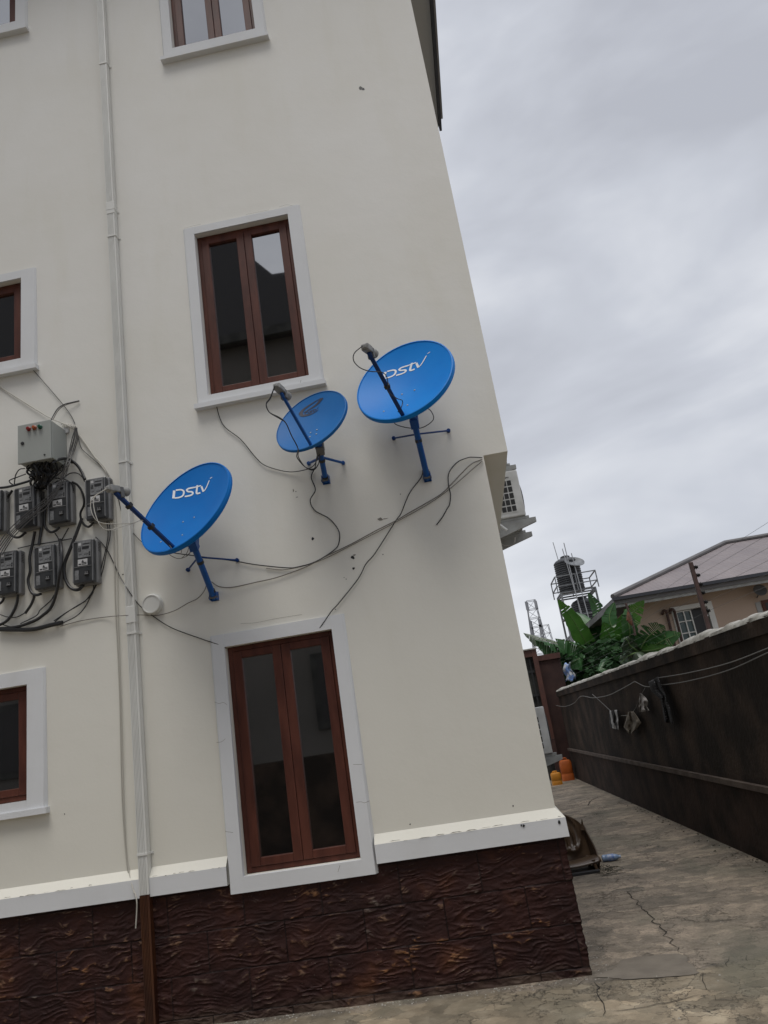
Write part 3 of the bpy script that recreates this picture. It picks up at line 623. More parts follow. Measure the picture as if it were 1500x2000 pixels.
# ------------------------------------------------------------------ grey control box
bx = thing('control_box', (-2.9, 0, 3.97), 'pale grey metal control box with red, orange and green lamps above the meters', 'control box')
put('cabinet', MB().box(-3.025, -2.765, -.205, -.0005, 3.822, 4.123), M['box'], bx, bevel=.003)
dr_ = put('door', MB().box(-3.031, -2.769, -.222, -.206, 3.815, 4.130), M['box'], bx, bevel=.004)
for (px, py, c_) in ((56.5, 838, 'red'), (67.6, 835.7, 'orange'), (78.7, 834, 'green')):
    p = at(px, py, -.224); Mz = Matrix.Translation(Vector((p.x, -.222, p.z))) @ Matrix.Rotation(R(90), 4, 'X'); l_ = put('indicator_lamp', MB().lathe([(.017, 0), (.017, .008), (.013, .010), (.013, .022), (.009, .027)], Mz, 18), M[c_], bx, smooth=True); tag(l_, c_+' indicator lamp')
for (px, py, r_) in ((44, 866, .013), (87, 888, .006)):
    p = at(px, py, -.224); put('lock', MB().lathe([(r_, 0), (r_, .006), (r_*.5, .007)], Matrix.Translation(Vector((p.x, -.222, p.z))) @ Matrix.Rotation(R(90), 4, 'X'), 14), M['dark'], bx)
put('fixing_lug', MB().box(-2.78, -2.74, -.02, -.001, 4.10, 4.15).box(-2.762, -2.75, -.05, -.001, 3.86, 3.885), M['sticker'], bx)

# ------------------------------------------------------------------ cables
def cable(P, r, m_, label, y=-.012, group=None, name='cable', cat='cable', k=6, ylist=None):
    pts = [at(p[0], p[1], (p[2] if len(p) > 2 else y)) for p in P]
    o = put(name, MB().tube(spline(pts, k), r, 7), M[m_], origin=pts[0], smooth=True); return tag(o, label, cat, group)
G1 = 'cables looping around the meters'
cable([(419, 771), (422, 790), (436, 830), (470, 858), (500, 894), (520, 910), (560, 921), (590, 919, -.03), (612, 910, -.12), (622, 890, -.27)], .0035, 'black', 'black cable drooping from the middle window corner to the small dish')
cable([(620, 885, -.27), (616, 910, -.08), (613, 918), (608, 933), (616, 956.7), (606, 977), (615, 997), (643, 1013), (661.7, 1037), (662, 1060), (651.7, 1075), (617, 1096.7), (583, 1107), (560, 1109), (500, 1103), (460, 1096), (400, 1088, -.04), (353, 1082, -.2), (323, 1077, -.34)], .0038, 'black', 'long wavy black cable from the small dish down and across to the left dish')
cable([(942, 897), (921, 906), (900, 926), (880, 947), (857, 968), (800, 1001), (773, 1017), (733, 1037), (687, 1062), (633, 1088), (600, 1106), (543, 1127), (500, 1137), (453, 1147), (427, 1145), (413, 1136, -.04)], .0036, 'grey_cable', 'faded grey cable stapled diagonally from the left dish pole to the overhang')
cable([(942, 900), (860, 969), (780, 1016), (690, 1063), (620, 1097), (560, 1112), (520, 1110)], .0028, 'grey_cable', 'thin faded cable running alongside the stapled diagonal cable')
cable([(812, 830, -.32), (828, 905, -.08), (826, 917), (822, 933), (800, 963), (783, 1003), (773, 1017), (733, 1080), (715, 1101), (699, 1131), (660, 1180), (648, 1193), (625, 1226), (618, 1234, .02)], .0036, 'black', 'black cable from the highest dish pole down to the tall lower window')
cable([(942, 894), (925, 893), (913, 894), (893, 903), (877, 923), (876, 945), (880, 967), (878, 985), (873, 994), (864, 1010), (852.7, 1025)], .0038, 'black', 'short black cable dangling loose below the overhang corner')
cable([(45, 703), (66, 724), (123, 790), (143, 820), (150, 843), (158, 873), (172, 888), (200, 913), (213, 933), (220, 953), (230, 970), (236, 995), (246, 1022), (272, 1054), (300, 1075)], .0030, 'black', 'thin black cable from left window corner down past the downpipe')
cable([(-6, 752), (40, 781), (97, 816, -.02), (125, 828, -.05), (147, 841), (160, 857), (185, 893), (207, 923), (217, 953), (221, 1000), (223, 1073), (225, 1173), (230, 1270), (234, 1370), (236, 1460), (239, 1568), (246.6, 1676), (255, 1720), (266, 1753, -.07), (267, 1780, -.07), (265, 1813, -.07)], .0042, 'white_cable', 'cream cable sagging from the left edge then dropping beside the downpipe')
cable([(150, 845), (175, 880), (205, 915), (219, 945), (226, 1000), (229, 1080), (231, 1200), (234, 1290), (239, 1460), (243, 1600), (250, 1690), (262, 1745, -.07)], .0030, 'white_cable', 'thinner cream cable dropping close beside the downpipe')
cable([(187, 1049), (200, 1062), (213, 1081), (233, 1123), (252, 1155, -.07), (273, 1183), (300, 1204), (337, 1227), (400, 1250), (430, 1260), (442, 1266, .01)], .0034, 'black', 'black cable from the lower meters down to the tall window corner')
cable([(118, 1223), (160, 1212), (207, 1205), (247, 1202, -.062), (277, 1201), (307, 1202), (340, 1193), (367, 1178), (387, 1168), (400, 1152), (404, 1135, -.06)], .0028, 'grey_cable', 'thin tan cable from the bottom cable bundle up to the left dish pole')
# receiver leads
L3 = D3['L']-D3['ax']*.15; a_ = D3['a0'].lerp(D3['a1'], .52)
for k_, (dx, dz, wt) in enumerate(((-.10, -.22, 'a'), (-.05, -.27, 'slightly lower'))):
    mb = MB().tube(spline([L3, L3+Vector((-.06+dx*.3, -.02, -.07)), L3+Vector((dx*.6, 0, dz+.02)), L3.lerp(a_, .55)+Vector((0, .01, -.08+dz*.12)), a_, a_.lerp(D3['a0'], .5)+D3['N']*-.02, D3['a0']-D3['U']*.02], 8), .0026, 7)
    tag(put('cable', mb, M['white_cable'], origin=L3, smooth=True), 'pale lead looping under the left dish receiver, '+('upper' if k_ == 0 else 'lower')+' loop', 'cable', 'leads of the left dish')
L1 = D1['L']-D1['ax']*.16
def dpath(P): return [at(*p) for p in P]
y1 = L1.y; ya = D1['a0'].y
mb = MB().tube(spline([L1]+dpath([(692, 690, y1), (691, 705, y1+.02), (703, 718, y1+.05), (722, 725, y1+.08), (748, 728, y1+.1), (757, 742, y1+.11), (758, 765, y1+.14), (775, 778, y1+.2), (786, 783, ya-.04), (783, 797, ya-.03), (771, 812, -.33), (772, 828, -.30), (800, 836, -.29), (825, 835, -.27), (846, 820, -.26), (842, 803, -.26), (828, 794, -.27)]), 7), .0032, 7)
tag(put('cable', mb, M['black'], origin=L1, smooth=True), 'black lead looping along the arm and under the highest dish', 'cable')
L2 = D2['L']-D2['ax']*.15; y2 = L2.y
for k_ in range(2):
    mb = MB().tube(spline([L2]+dpath([(528, 776+k_*2, y2), (520, 789+k_, y2), (526, 805, y2+.02), (545, 815+k_*2, y2+.03), (558, 826, y2+.05), (569, 850, y2+.1), (582, 876, y2+.18), (583-k_*3, 893, -.33), (596, 912, -.22), (612, 916+k_*2, -.15), (622, 906, -.2), (624, 888, -.28)]), 7), .0036, 7)
    tag(put('cable', mb, M['black'], origin=L2, smooth=True), 'black lead drooping from the small dish receiver, '+('inner' if k_ == 0 else 'outer')+' strand of the pair', 'cable', 'leads of the small dish')
# splitter with four pale leads behind the left dish
sp = at(371, 1062, -.33); spo = thing('signal_splitter', sp, 'small pale cable splitter with looped leads behind the left dish', 'cable splitter')
put('body', MB().box(sp.x-.025, sp.x+.03, sp.y-.012, sp.y+.012, sp.z-.018, sp.z+.018), M['lnb'], spo, bevel=.003)
for k_, P in enumerate(([(366, 1064), (356, 1070), (354, 1080)], [(369, 1068), (365, 1080), (355, 1090)], [(373, 1070), (368, 1084), (350, 1091), (335, 1086), (328, 1079)], [(377, 1068), (374, 1076), (364, 1086)])):
    put('lead', MB().tube(spline([at(px, py, -.33) for px, py in P], 6), .0024, 6), M['grey_cable'], spo, smooth=True)
# meter cables: thick black conduits
thick = [([(101, 905, -.17), (116, 897, -.12), (132, 896, -.06), (147, 905, -.035), (158, 919, -.03), (166, 936, -.05)], .011, 'thick black conduit arching from the grey box to the upper right meter'),
 ([(140, 941, -.06), (152, 948, -.03), (162, 965, -.03), (164, 985, -.03), (157, 1003, -.03), (161, 1020, -.03), (172, 1029, -.04), (183, 1021, -.05)], .0085, 'thick black cable hooking under the upper right meter'),
 ([(160, 1012, -.03), (150, 1040, -.03), (134, 1080, -.03), (126, 1103, -.03), (127, 1128, -.03), (137, 1147, -.04), (152, 1152, -.05), (163, 1143, -.06)], .012, 'thick black conduit hooking under the right lower meter'),
 ([(100, 945, -.1), (90, 985, -.03), (87, 1010, -.03), (88, 1028, -.03), (98, 1039, -.04), (108, 1037, -.05), (116, 1030, -.06)], .0095, 'thick black cable hooking under the upper meter below the box'),
 ([(24, 958, -.05), (12, 978, -.03), (8, 1005, -.03), (11, 1032, -.03), (24, 1047, -.04), (38, 1049, -.05), (50, 1040, -.06)], .0095, 'thick black cable hooking under the upper left meter'),
 ([(68, 1038, -.05), (64, 1060, -.03), (58, 1088, -.03), (59, 1115, -.03), (55, 1134, -.03), (60, 1154, -.04), (70, 1162, -.05), (80, 1160, -.06)], .0105, 'thick black conduit hooking under the middle lower meter'),
 ([(84, 960, -.06), (83, 1000, -.02), (81, 1030, -.02), (76, 1064, -.03)], .011, 'thick black conduit running straight down between the upper meters'),
 ([(117, 1054, -.03), (120, 1075, -.10), (120, 1095, -.115), (116, 1120, -.115), (110, 1158, -.07), (99, 1187, -.035), (82, 1203, -.03), (64, 1214, -.03), (30, 1225, -.03), (-6, 1228, -.03)], .0115, 'thick black conduit sweeping over the middle lower meter to bottom bundle'),
 ([(35, 1162, -.05), (33, 1178, -.035), (26, 1195, -.03), (14, 1212, -.03), (-4, 1222, -.03)], .0105, 'thick black cable leaving the bottom of the lower left meter'),
 ([(67, 1160, -.05), (66, 1168, -.035), (60, 1182, -.03), (49, 1198, -.03)], .0100, 'short cut black conduit end under the middle lower meter'),
 ([(8, 1166, -.04), (4, 1175, -.03), (-6, 1182, -.03)], .0095, 'short black cable under the lower left meter at the photo edge'),
 ([(-6, 1229, -.03), (30, 1230, -.03), (66, 1229, -.03), (99, 1221, -.03), (122, 1216, -.03)], .016, 'taped black bundle of cables along the bottom of the meters'),
 ([(-6, 953, -.02), (15, 951, -.02), (52, 941, -.06), (66, 935, -.1)], .0095, 'black cable running left from under the grey box')]
for P, r_, lab in thick: cable(P, r_, 'black', lab, group=G1)
thin = [([(213, 1019), (215, 1045), (208, 1078), (198, 1123), (181, 1156), (165, 1187), (148, 1204), (122, 1217)], 'thin black cable bowing from the upper right meter to the bottom bundle'),
 ([(209, 1018), (211, 1045), (206, 1075), (190, 1135), (170, 1170), (149, 1184), (125, 1200), (107, 1215)], 'inner thin black cable from the upper right meter to bottom bundle'),
 ([(183, 1143), (180, 1160), (160, 1178), (130, 1196), (105, 1213)], 'thin black cable from the right lower meter to bottom bundle'),
 ([(107, 1041), (114, 1052), (116, 1064)], 'short thin black wire between the upper and lower meters, left strand'),
 ([(134, 1031), (126, 1045), (119, 1057)], 'short thin black wire between the upper and lower meters, right strand'),
 ([(35, 1071), (62, 1065), (100, 1059), (140, 1052)], 'thin black wire stretched level above the lower meters'),
 ([(106, 1162), (99, 1173), (88, 1183), (78, 1192), (70, 1203), (40, 1218)], 'thin black wire joining the bottom bundle below the middle meter'),
 ([(49, 1197), (33, 1205), (15, 1205), (-5, 1198)], 'thin black wire curving left below the lower left meter'),
 ([(-5, 1216), (12, 1222), (30, 1226)], 'thin black wire at the bottom left photo edge'),
 ([(145, 942, -.05), (157, 952), (163, 968), (165, 990)], 'thin black wire arching right behind the upper middle meter')]
for P, lab in thin: cable(P, .0038, 'black', lab, y=-.02, group=G1)
loops = [([(48, 915, -.17), (38, 917, -.12), (31, 927, -.06), (29, 937, -.04), (27.7, 949, -.03)], 'black wire looping out to the left under the grey box, upper loop'),
 ([(50, 926, -.12), (34, 932, -.06), (19, 938, -.04), (20, 943, -.04), (27, 948, -.03)], 'black wire looping out to the left under the grey box, pointed loop'),
 ([(104, 898, -.17), (110, 893, -.12), (117, 891, -.08), (124, 895, -.05), (125, 907, -.04), (121, 920, -.04), (109, 930, -.05), (100, 938, -.06)], 'black wire looping up on the right under the grey box'),
 ([(98, 940, -.06), (108, 928, -.05), (121, 910, -.05), (133, 904, -.04), (147, 905, -.035)], 'black wire rising right from the knot under the box'),
 ([(104, 944, -.06), (122, 935, -.05), (136, 925, -.04), (150, 924, -.03), (160, 931, -.04), (165, 940, -.05)], 'black wire arching over the upper middle meter'),
 ([(97, 920, -.1), (112, 918, -.06), (122, 920, -.04)], 'short level black wire right of the knot under the box'),
 ([(94, 934, -.08), (112, 934, -.05), (128, 937, -.06), (140, 945, -.06), (144, 960, -.04)], 'black wire drooping behind the upper middle meter')]
for P, lab in loops: cable(P, .0045, 'black', lab, group='loose wires under the grey box')
kn = MB()
for i in range(34):
    sx_ = random.uniform(-3.0, -2.80); sy_ = random.uniform(-.19, -.06); P = [Vector((sx_, sy_, 3.825))]
    z = 3.825; tx = -2.93+(sx_+2.9)*.5
    for j in range(5):
        z -= random.uniform(.02, .045); P.append(Vector((sx_+(tx-sx_)*(j+1)/5+random.uniform(-.03, .03), sy_*(1-.1*j)+random.uniform(-.02, .02), z)))
    kn.tube(spline(P, 4), random.uniform(.005, .009), 6)
tag(put('cable_knot', kn, M['black'], origin=(-2.93, -.1, 3.7), smooth=True), 'tangled dark knot of black cables under the grey control box', 'cable knot')
bd_ = [(148, 836), (146, 856), (138, 885), (132, 905), (125, 925), (113, 953), (97, 975), (83, 988), (62, 1005), (43, 1021), (17, 1048), (-4, 1080)]
for i in range(5):
    o_ = (i-2)*2.9; mb = MB().tube(spline([at(px+o_*(1 if j > 6 else .7)*(.35 if j == 0 else 1)+random.uniform(-1.8, 1.8), py+(o_*.8 if j > 5 else 0), -.025 if j < 3 else -.118) for j, (px, py) in enumerate(bd_)], 5), .0036, 7)
    tag(put('cable', mb, M['thin'], origin=at(148, 836, -.02), smooth=True), 'strand of the twisted grey black bundle slanting down across the meters', 'cable', 'twisted bundle slanting across the meters')
cable([(155, 782.5), (140, 786, -.02), (125, 790, -.03), (113, 798, -.04), (104, 812, -.05), (99, 822, -.08)], .0040, 'black', 'black wire curving from the drilled wall hole to the box top, outer')
cable([(155, 784), (138, 788, -.02), (122, 794, -.03), (112, 804, -.04), (103, 820, -.08)], .0038, 'grey_cable', 'grey wire curving from the drilled wall hole to the box top, inner')
fr = MB()
for i in range(9):
    px = 120+i*3.2; fr.tube([at(px, 829+i*.4, -.01), at(px+1.5, 826+i*.5, -.03), at(px+3.5, 829+i*.6, -.035), at(px+3, 834+i*.6, -.02)], .0035, 6)
tag(put('cable_ties', fr, M['white_cable'], origin=at(130, 830, 0)), 'frayed pale cable ends curled beside the top of the grey box', 'cable ends')

# ------------------------------------------------------------------ air conditioners on the flank
def make_ac(x0, y0, z0, xw, label, brackets=2, L_=.78, H_=.54):
    d = .30; root = thing('air_conditioner', (x0, y0, z0), label, 'air conditioner', 'outdoor air conditioner units on the flank')
    put('casing', MB().box(x0, x0+d, y0, y0+L_, z0, z0+H_), M['ac'], root, bevel=.012)
    # corner coil guard on the end facing the alley mouth
    gd = MB().box(x0+.035, x0+d*.76, y0-.004, y0+.01, z0+.05, z0+H_-.05); go = put('coil_guard', gd, M['ac'], root)
    slots = MB()
    for i in range(3):
        for j in range(5): slots.box(x0+.052+i*.056, x0+.098+i*.056, y0-.008, y0-.002, z0+.065+j*.075, z0+.125+j*.075)
    for i in range(9): slots.box(x0+.065+i*.015, x0+.073+i*.015, y0-.008, y0-.002, z0+.455, z0+.47)
    put('guard_slots', slots, M['acdark'], go)
    Mf = Matrix.Translation(Vector((x0+d, y0+L_*.42, z0+H_*.5))) @ Matrix.Rotation(R(90), 4, 'Y')
    put('fan_guard', MB().lathe([(.23, 0), (.225, .015), (.15, .03), (.02, .035)], Mf, 30), M['acdark'], root, smooth=True)
    put('base_rail', MB().box(x0+.01, x0+d+.03, y0+.03, y0+.07, z0-.03, z0-.002).box(x0+.01, x0+d+.03, y0+L_-.09, y0+L_-.05, z0-.03, z0-.002), M['bracket'], root)
    for k_ in range(brackets):
        yb = y0+.05+k_*(L_-.12); b_ = MB(); xe = x0+d+.10
        for yy in (yb-.022, yb+.018):
            q = [(xw, z0-.033), (xe, z0-.033), (xe, z0-.085), (xw, z0-.22)]
            b_.face(*[(a, yy, c) for a, c in q]).face(*[(a, yy+.004, c) for a, c in reversed(q)])
        b_.face((xw, yb-.022, z0-.033), (xe, yb-.022, z0-.033), (xe, yb+.022, z0-.033), (xw, yb+.022, z0-.033)).face((xw, yb-.022, z0-.22), (xw, yb+.022, z0-.22), (xe, yb+.022, z0-.085), (xe, yb-.022, z0-.085)).face((xe, yb-.022, z0-.085), (xe, yb+.022, z0-.085), (xe, yb+.022, z0-.033), (xe, yb-.022, z0-.033))
        put('wall_bracket', b_, M['bracket'], root)
    return root
make_ac(.605, 3.0, 3.60, XU, 'white air conditioner on brackets high on the flank, under the overhang height')
make_ac(.615, 3.9, 4.55, XU, 'white air conditioner barely visible above the upper flank unit')
make_ac(.470, 4.30, 1.03, XC, 'white air conditioner low on the flank above the jerrycans')
tag(put('cable', MB().tube(spline([at(975, 1059, 2.9), at(985, 1066, 2.9), at(998, 1066, 2.9), at(1005, 1060, 2.9), at(1006, 1050, 3.0)], 8), .006, 7), M['grey_cable'], origin=at(975, 1059, 2.9), smooth=True), 'thin grey cable looping below the upper air conditioner brackets', 'cable')
tag(put('drain_pipe', MB().tube([at(968, 1020, 2.4), at(990, 1036, 2.4)], .016, 10), M['ac'], origin=at(968, 1020, 2.4), smooth=True), 'short white pipe poking out below the overhang by the brackets', 'pipe')

# ------------------------------------------------------------------ compound wall on the right
M['bwall'] = mat('blackened_render', (.025, .020, .0165), .95, var=(.072, .050, .038), vs=2.2, bump=.8, bs=22, detail=12, spec=.2, vr=(.42, .72))
M['bcap'] = mat('mortar_capping', (.42, .41, .38), .9, var=(.24, .23, .20), vs=9, bump=.8, bs=25)
M['ledge'] = mat('dull_maroon_footing', (.022, .017, .014), .95, var=(.052, .034, .027), vs=3, bump=.7, bs=20, spec=.2, detail=10)
cw = thing('compound_wall', WA+WD*4, 'long blackened compound wall with rough white mortar capping along the alley', 'wall')
def wp(s, off, z): p = WA+WD*s+WN*off; return Vector((p.x, p.y, z))
S0, S1 = -1.35, 15
def wallbox(mb, s0, s1, o0, o1, z0, z1):
    q = [wp(s, o, z) for z in (z0, z1) for o in (o0, o1) for s in (s0, s1)]; b = len(mb.v); mb.v += q
    for f in ((0, 2, 3, 1), (4, 5, 7, 6), (0, 1, 5, 4), (2, 6, 7, 3), (0, 4, 6, 2), (1, 3, 7, 5)): mb.f.append(tuple(b+i for i in f))
    return mb
put('wall', wallbox(MB(), S0, S1, .0, .20, 0, 1.80), M['bwall'], cw)
put('top_course', wallbox(MB(), S0, S1, -.035, .20, 1.802, 1.925), M['bwall'], cw)
M['ledge2'] = mat('pale_ledge', (.060, .042, .034), .9, var=(.11, .085, .068), vs=5, bump=.5, bs=20)  # ledge strip coloured lighter than the wall and footing
put('footing', wallbox(MB(), S0, S1, -.022, -.0005, 0, .598), M['ledge'], cw); put('ledge', wallbox(MB(), S0, S1, -.045, -.001, .60, .650), M['ledge2'], cw)
cp_ = MB(); ns_, nc = 340, 9
def capfn(u, v):
    s = S0+(S1-S0)*u; n_ = noise.noise(Vector((s*2.3, 3, 1)))*.030+noise.noise(Vector((s*8, 7, 1)))*.016
    a = math.pi*v; w_ = .125+noise.noise(Vector((s*5, 11, 2)))*.02
    jit = noise.noise(Vector((s*16, v*6, 4)))*.010
    # two lumps where mortar was heaped
    h = .045+n_+.035*math.exp(-((s-9.4)/.35)**2)+.03*math.exp(-((s-7.2)/.25)**2)
    return wp(s, .085-math.cos(a)*(w_+jit), 1.926+max(.004, math.sin(a)*(h+jit)) if 0 < v < 1 else 1.915)
cp_.grid(capfn, ns_, nc); put('capping', cp_, M['bcap'], cw, smooth=True)
# pale stains
M['stain'] = mat('pale_wall_stain', (.055, .052, .048), .9, var=(.020, .017, .015), vs=22, vr=(.40, .55))
# electric fence
ep = bw(1383, 1222, .09); et = Vector((ep.x, ep.y, 2.66))
M['rust'] = mat('brown_painted_steel', (.045, .022, .018), .6, var=(.070, .035, .028), vs=12)
ef = thing('fence_post', ep, 'brown electric fence post with black insulators on the wall capping', 'fence post')
pz = MB().box(ep.x-.018, ep.x+.018, ep.y-.018, ep.y+.018, 1.93, 2.665); put('post', pz, M['rust'], ef, bevel=.003)
hz_ = [2.61+.0, 2.53, 2.44, 2.355, 2.265, 2.18]
for h in hz_:
    Mi = Matrix.Translation(Vector((ep.x+.018, ep.y, h))) @ Matrix.Rotation(R(90), 4, 'Y'); put('insulator', MB().lathe([(.010, 0), (.022, .006), (.010, .014), (.022, .022), (.010, .030), (.016, .036)], Mi, 14), M['dark'], ef, smooth=True)
M['wire'] = mat('fence_wire', (.09, .09, .09), .6)
for i, h in enumerate(hz_):
    p0 = Vector((ep.x+.045, ep.y, h)); mb = MB()
    for (sa, sb) in ((6.5, 0), (0, -10.4)):
        P = []
        for j in range(13):
            t = j/12; s = sa+(sb-sa)*t; P.append(p0+WD*s+Vector((0, 0, -.03*math.sin(math.pi*t))))
        mb.tube(P, .0013, 5)
    tag(put('fence_wire', mb, M['wire'], origin=p0), 'thin electric fence wire over the compound wall, '+['topmost', 'second from the top', 'third from the top', 'third from the bottom', 'second from the bottom', 'lowest'][i], 'fence wire', 'electric fence wires')

# far end wall, post, gate
M['maroon'] = mat('dark_maroon_wall', (.030, .013, .012), .85, var=(.052, .024, .020), vs=3, bump=.3, bs=10)
M['maroonp'] = mat('maroon_paint', (.085, .030, .020), .6, var=(.065, .024, .018), vs=6)
fwl = thing('end_wall', (2.0, 13.6, 0), 'dark maroon wall closing the far end of the alley', 'wall')
put('wall', MB().box(1.585, 2.16, 13.5, 13.7, 0, 2.70), M['maroon'], fwl)
put('coping', MB().box(1.58, 2.17, 13.45, 13.75, 2.702, 2.83), M['maroonp'], fwl)
gp = thing('gate_post', (1.55, 13.3, 0), 'tall reddish brown gate post in front of the end wall', 'post')
put('post', MB().box(1.50, 1.615, 13.25, 13.37, .9, 2.98), M['maroonp'], gp); put('lower_post', MB().box(1.502, 1.613, 13.252, 13.368, 0, .898), M['maroon'], gp)
put('lintel', MB().box(.36, 1.498, 13.26, 13.36, 2.82, 2.98), M['maroonp'], gp); put('cap_strip', MB().box(.36, 1.63, 13.22, 13.40, 2.982, 3.01), M['bcap'], gp)
M['panel'] = mat('dull_grey_panel', (.060, .060, .056), .8, var=(.03, .03, .028), vs=3, spec=.2)
gt_ = thing('metal_gate', (.9, 13.4, 0), 'grey metal gate with dark bars left of the reddish post', 'gate')
put('panel', MB().box(.30, 1.56, 13.42, 13.45, 0, 2.95), M['panel'], gt_)
gb = MB(); 
for z in (2.45, 1.9, 1.2, .5): gb.box(.37, 1.49, 13.36, 13.40, z, z+.05)
for x in (.5, .8, 1.1, 1.4): gb.box(x, x+.035, 13.365, 13.395, 0, 2.78)
gb.bar((1.2, 13.38, 2.45), (1.42, 13.38, 1.2), .03).bar((1.2, 13.38, 2.4), (.9, 13.38, 1.2), .03); put('bars', gb, M['dark'], gt_)

# jerrycans
def jerrycan(x, y, w_, d, h, c, label):
    o = thing('jerrycan', (x, y, 0), label, 'jerrycan'); mt = mat('jerrycan_plastic_'+label.split()[0], c, .5, var=tuple(v*.75 for v in c), vs=5)
    prof = [(1, 0), (1, .30), (.97, .32), (.97, .34), (1, .36), (1, .82), (.86, .93), (.60, .97)]; mb = MB(); n = 20; b = 0
    for s, hh in prof:
        for k in range(n):
            a = 2*math.pi*k/n; cx = math.copysign(abs(math.cos(a))**.45, math.cos(a)); sy = math.copysign(abs(math.sin(a))**.45, math.sin(a)); mb.v.append(Vector((x+cx*w_/2*s, y+sy*d/2*s, .001+hh*h)))
    for i in range(len(prof)-1):
        for k in range(n): mb.f.append((i*n+k, i*n+(k+1) % n, (i+1)*n+(k+1) % n, (i+1)*n+k))
    mb.f.append(tuple(range(n-1, -1, -1))); mb.f.append(tuple((len(prof)-1)*n+k for k in range(n)))
    put('body', mb, mt, o, smooth=True)
    put('handle', MB().tube(spline([(x-w_*.25, y, h*.93), (x-w_*.2, y, h*1.03), (x+w_*.1, y, h*1.04), (x+w_*.22, y, h*.95)], 6), .016, 8), mt, o, smooth=True)
    put('lid', MB().lathe([(.028, 0), (.028, .035), (.02, .038)], Matrix.Translation(Vector((x+w_*.3, y-d*.1, h*.94))), 14), M['dark'], o)
jerrycan(1.685, 12.75, .27, .24, .45, (.42, .095, .012), 'orange tall plastic jerrycan at the far end of the alley')
jerrycan(1.375, 12.1, .22, .20, .26, (.50, .20, .012), 'yellow short plastic jerrycan beside the taller orange one')

# ------------------------------------------------------------------ clothes lines and clothes
def line(P, r_, label, off=-.05):
    pts = [bw(px, py, off) for px, py in P]; tag(put('clothes_line', MB().tube(spline(pts, 8), r_, 6), M['linec'], origin=pts[0], smooth=True), label, 'clothes line', 'clothes lines on the compound wall')
M['linec'] = mat('clothes_line_cord', (.17, .165, .155), .6)
line([(1080, 1376), (1100, 1380), (1120, 1374), (1135, 1360), (1158, 1363), (1185, 1359), (1210, 1348), (1240, 1331)], .006, 'pale cord sagging along the far part of the compound wall')
line([(1157, 1356), (1175, 1372), (1192, 1388)], .005, 'cord slanting down to the black and white striped cloth')
line([(1240, 1331), (1262, 1341), (1290, 1338), (1340, 1331), (1420, 1310), (1510, 1270)], .0045, 'lower cord sagging along the near part of the compound wall')
line([(1285, 1324), (1340, 1315), (1420, 1296), (1510, 1262)], .0045, 'upper cord along the near part of the compound wall')
line([(1213, 1398), (1228, 1396), (1240, 1385), (1250, 1362), (1260, 1343)], .0045, 'cord looping from the tan cloth up to the nail')
def cloth(name, outline, m_, label, cat, off=-.08, amp=.02, seed=0, holes=None):
    # outline: list of (left px, right px, y px) rows of the hanging cloth
    rows = outline; nu, nv = 26, 16; mb = MB()
    def fn(u, v):
        k = u*(len(rows)-1); i = min(int(k), len(rows)-2); f = k-i; a, b = rows[i], rows[i+1]
        l = a[0]+(b[0]-a[0])*f; r_ = a[1]+(b[1]-a[1])*f; yl = a[2]+(b[2]-a[2])*f; yr = a[3]+(b[3]-a[3])*f
        fold = math.sin(v*9+seed+u*1.5)*amp*(.3+.7*u)+noise.noise(Vector((u*4, v*5, seed)))*amp
        return bw(l+(r_-l)*v, yl+(yr-yl)*v, off+fold)
    mb.grid(fn, nu, nv); o = put(name, mb, M[m_], smooth=True, solid=.004, origin=bw(rows[0][0], rows[0][2], off)); return tag(o, label, cat, 'washing hung along the compound wall')
def stripes():
    mt = bpy.data.materials.new('striped_cloth'); mt.use_nodes = True; nt = mt.node_tree; b = nt.nodes['Principled BSDF']; t = nt.nodes.new('ShaderNodeTexCoord'); s = nt.nodes.new('ShaderNodeSeparateXYZ')
    r = nt.nodes.new('ShaderNodeValToRGB'); q = r.color_ramp; q.interpolation = 'CONSTANT'; q.elements[0].color = (.008, .008, .009, 1); q.elements[0].position = 0
    for p, c in ((.12, .42), (.30, .008), (.58, .42), (.74, .008)): k = q.elements.new(p); k.color = (c, c, c, 1)
    q.elements.remove(q.elements[-1]) if False else None
    nt.links.new(t.outputs['Generated'], s.inputs[0]); nt.links.new(s.outputs[1], r.inputs[0]); nt.links.new(r.outputs[0], b.inputs['Base Color']); b.inputs['Roughness'].default_value = .9; return mt
def dots():
    mt = bpy.data.materials.new('dotted_cloth'); mt.use_nodes = True; nt = mt.node_tree; b = nt.nodes['Principled BSDF']; t = nt.nodes.new('ShaderNodeTexCoord'); v = nt.nodes.new('ShaderNodeTexVoronoi'); v.inputs['Scale'].default_value = 34; v.inputs['Randomness'].default_value = .4
    r = nt.nodes.new('ShaderNodeValToRGB'); r.color_ramp.elements[0].position = .16; r.color_ramp.elements[0].color = (.13, .13, .14, 1); r.color_ramp.elements[1].position = .24; r.color_ramp.elements[1].color = (.007, .007, .008, 1)
    nt.links.new(t.outputs['Object'], v.inputs['Vector']); nt.links.new(v.outputs[0], r.inputs[0]); nt.links.new(r.outputs[0], b.inputs['Base Color']); b.inputs['Roughness'].default_value = .95; return mt
M['striped'] = stripes(); M['dotted'] = dots(); M['tan'] = mat('tan_cloth', (.16, .135, .105), .95, var=(.10, .085, .065), vs=14); M['whitec'] = mat('off_white_cloth', (.36, .34, .32), .95, var=(.24, .22, .21), vs=14)
cloth('cloth', [(1191, 1207, 1388, 1386), (1190, 1207, 1402, 1400), (1190, 1207, 1412, 1412), (1193, 1208, 1421, 1426)], 'striped', 'small black cloth with white stripes hanging lowest on the left', 'cloth', amp=.012, seed=1)
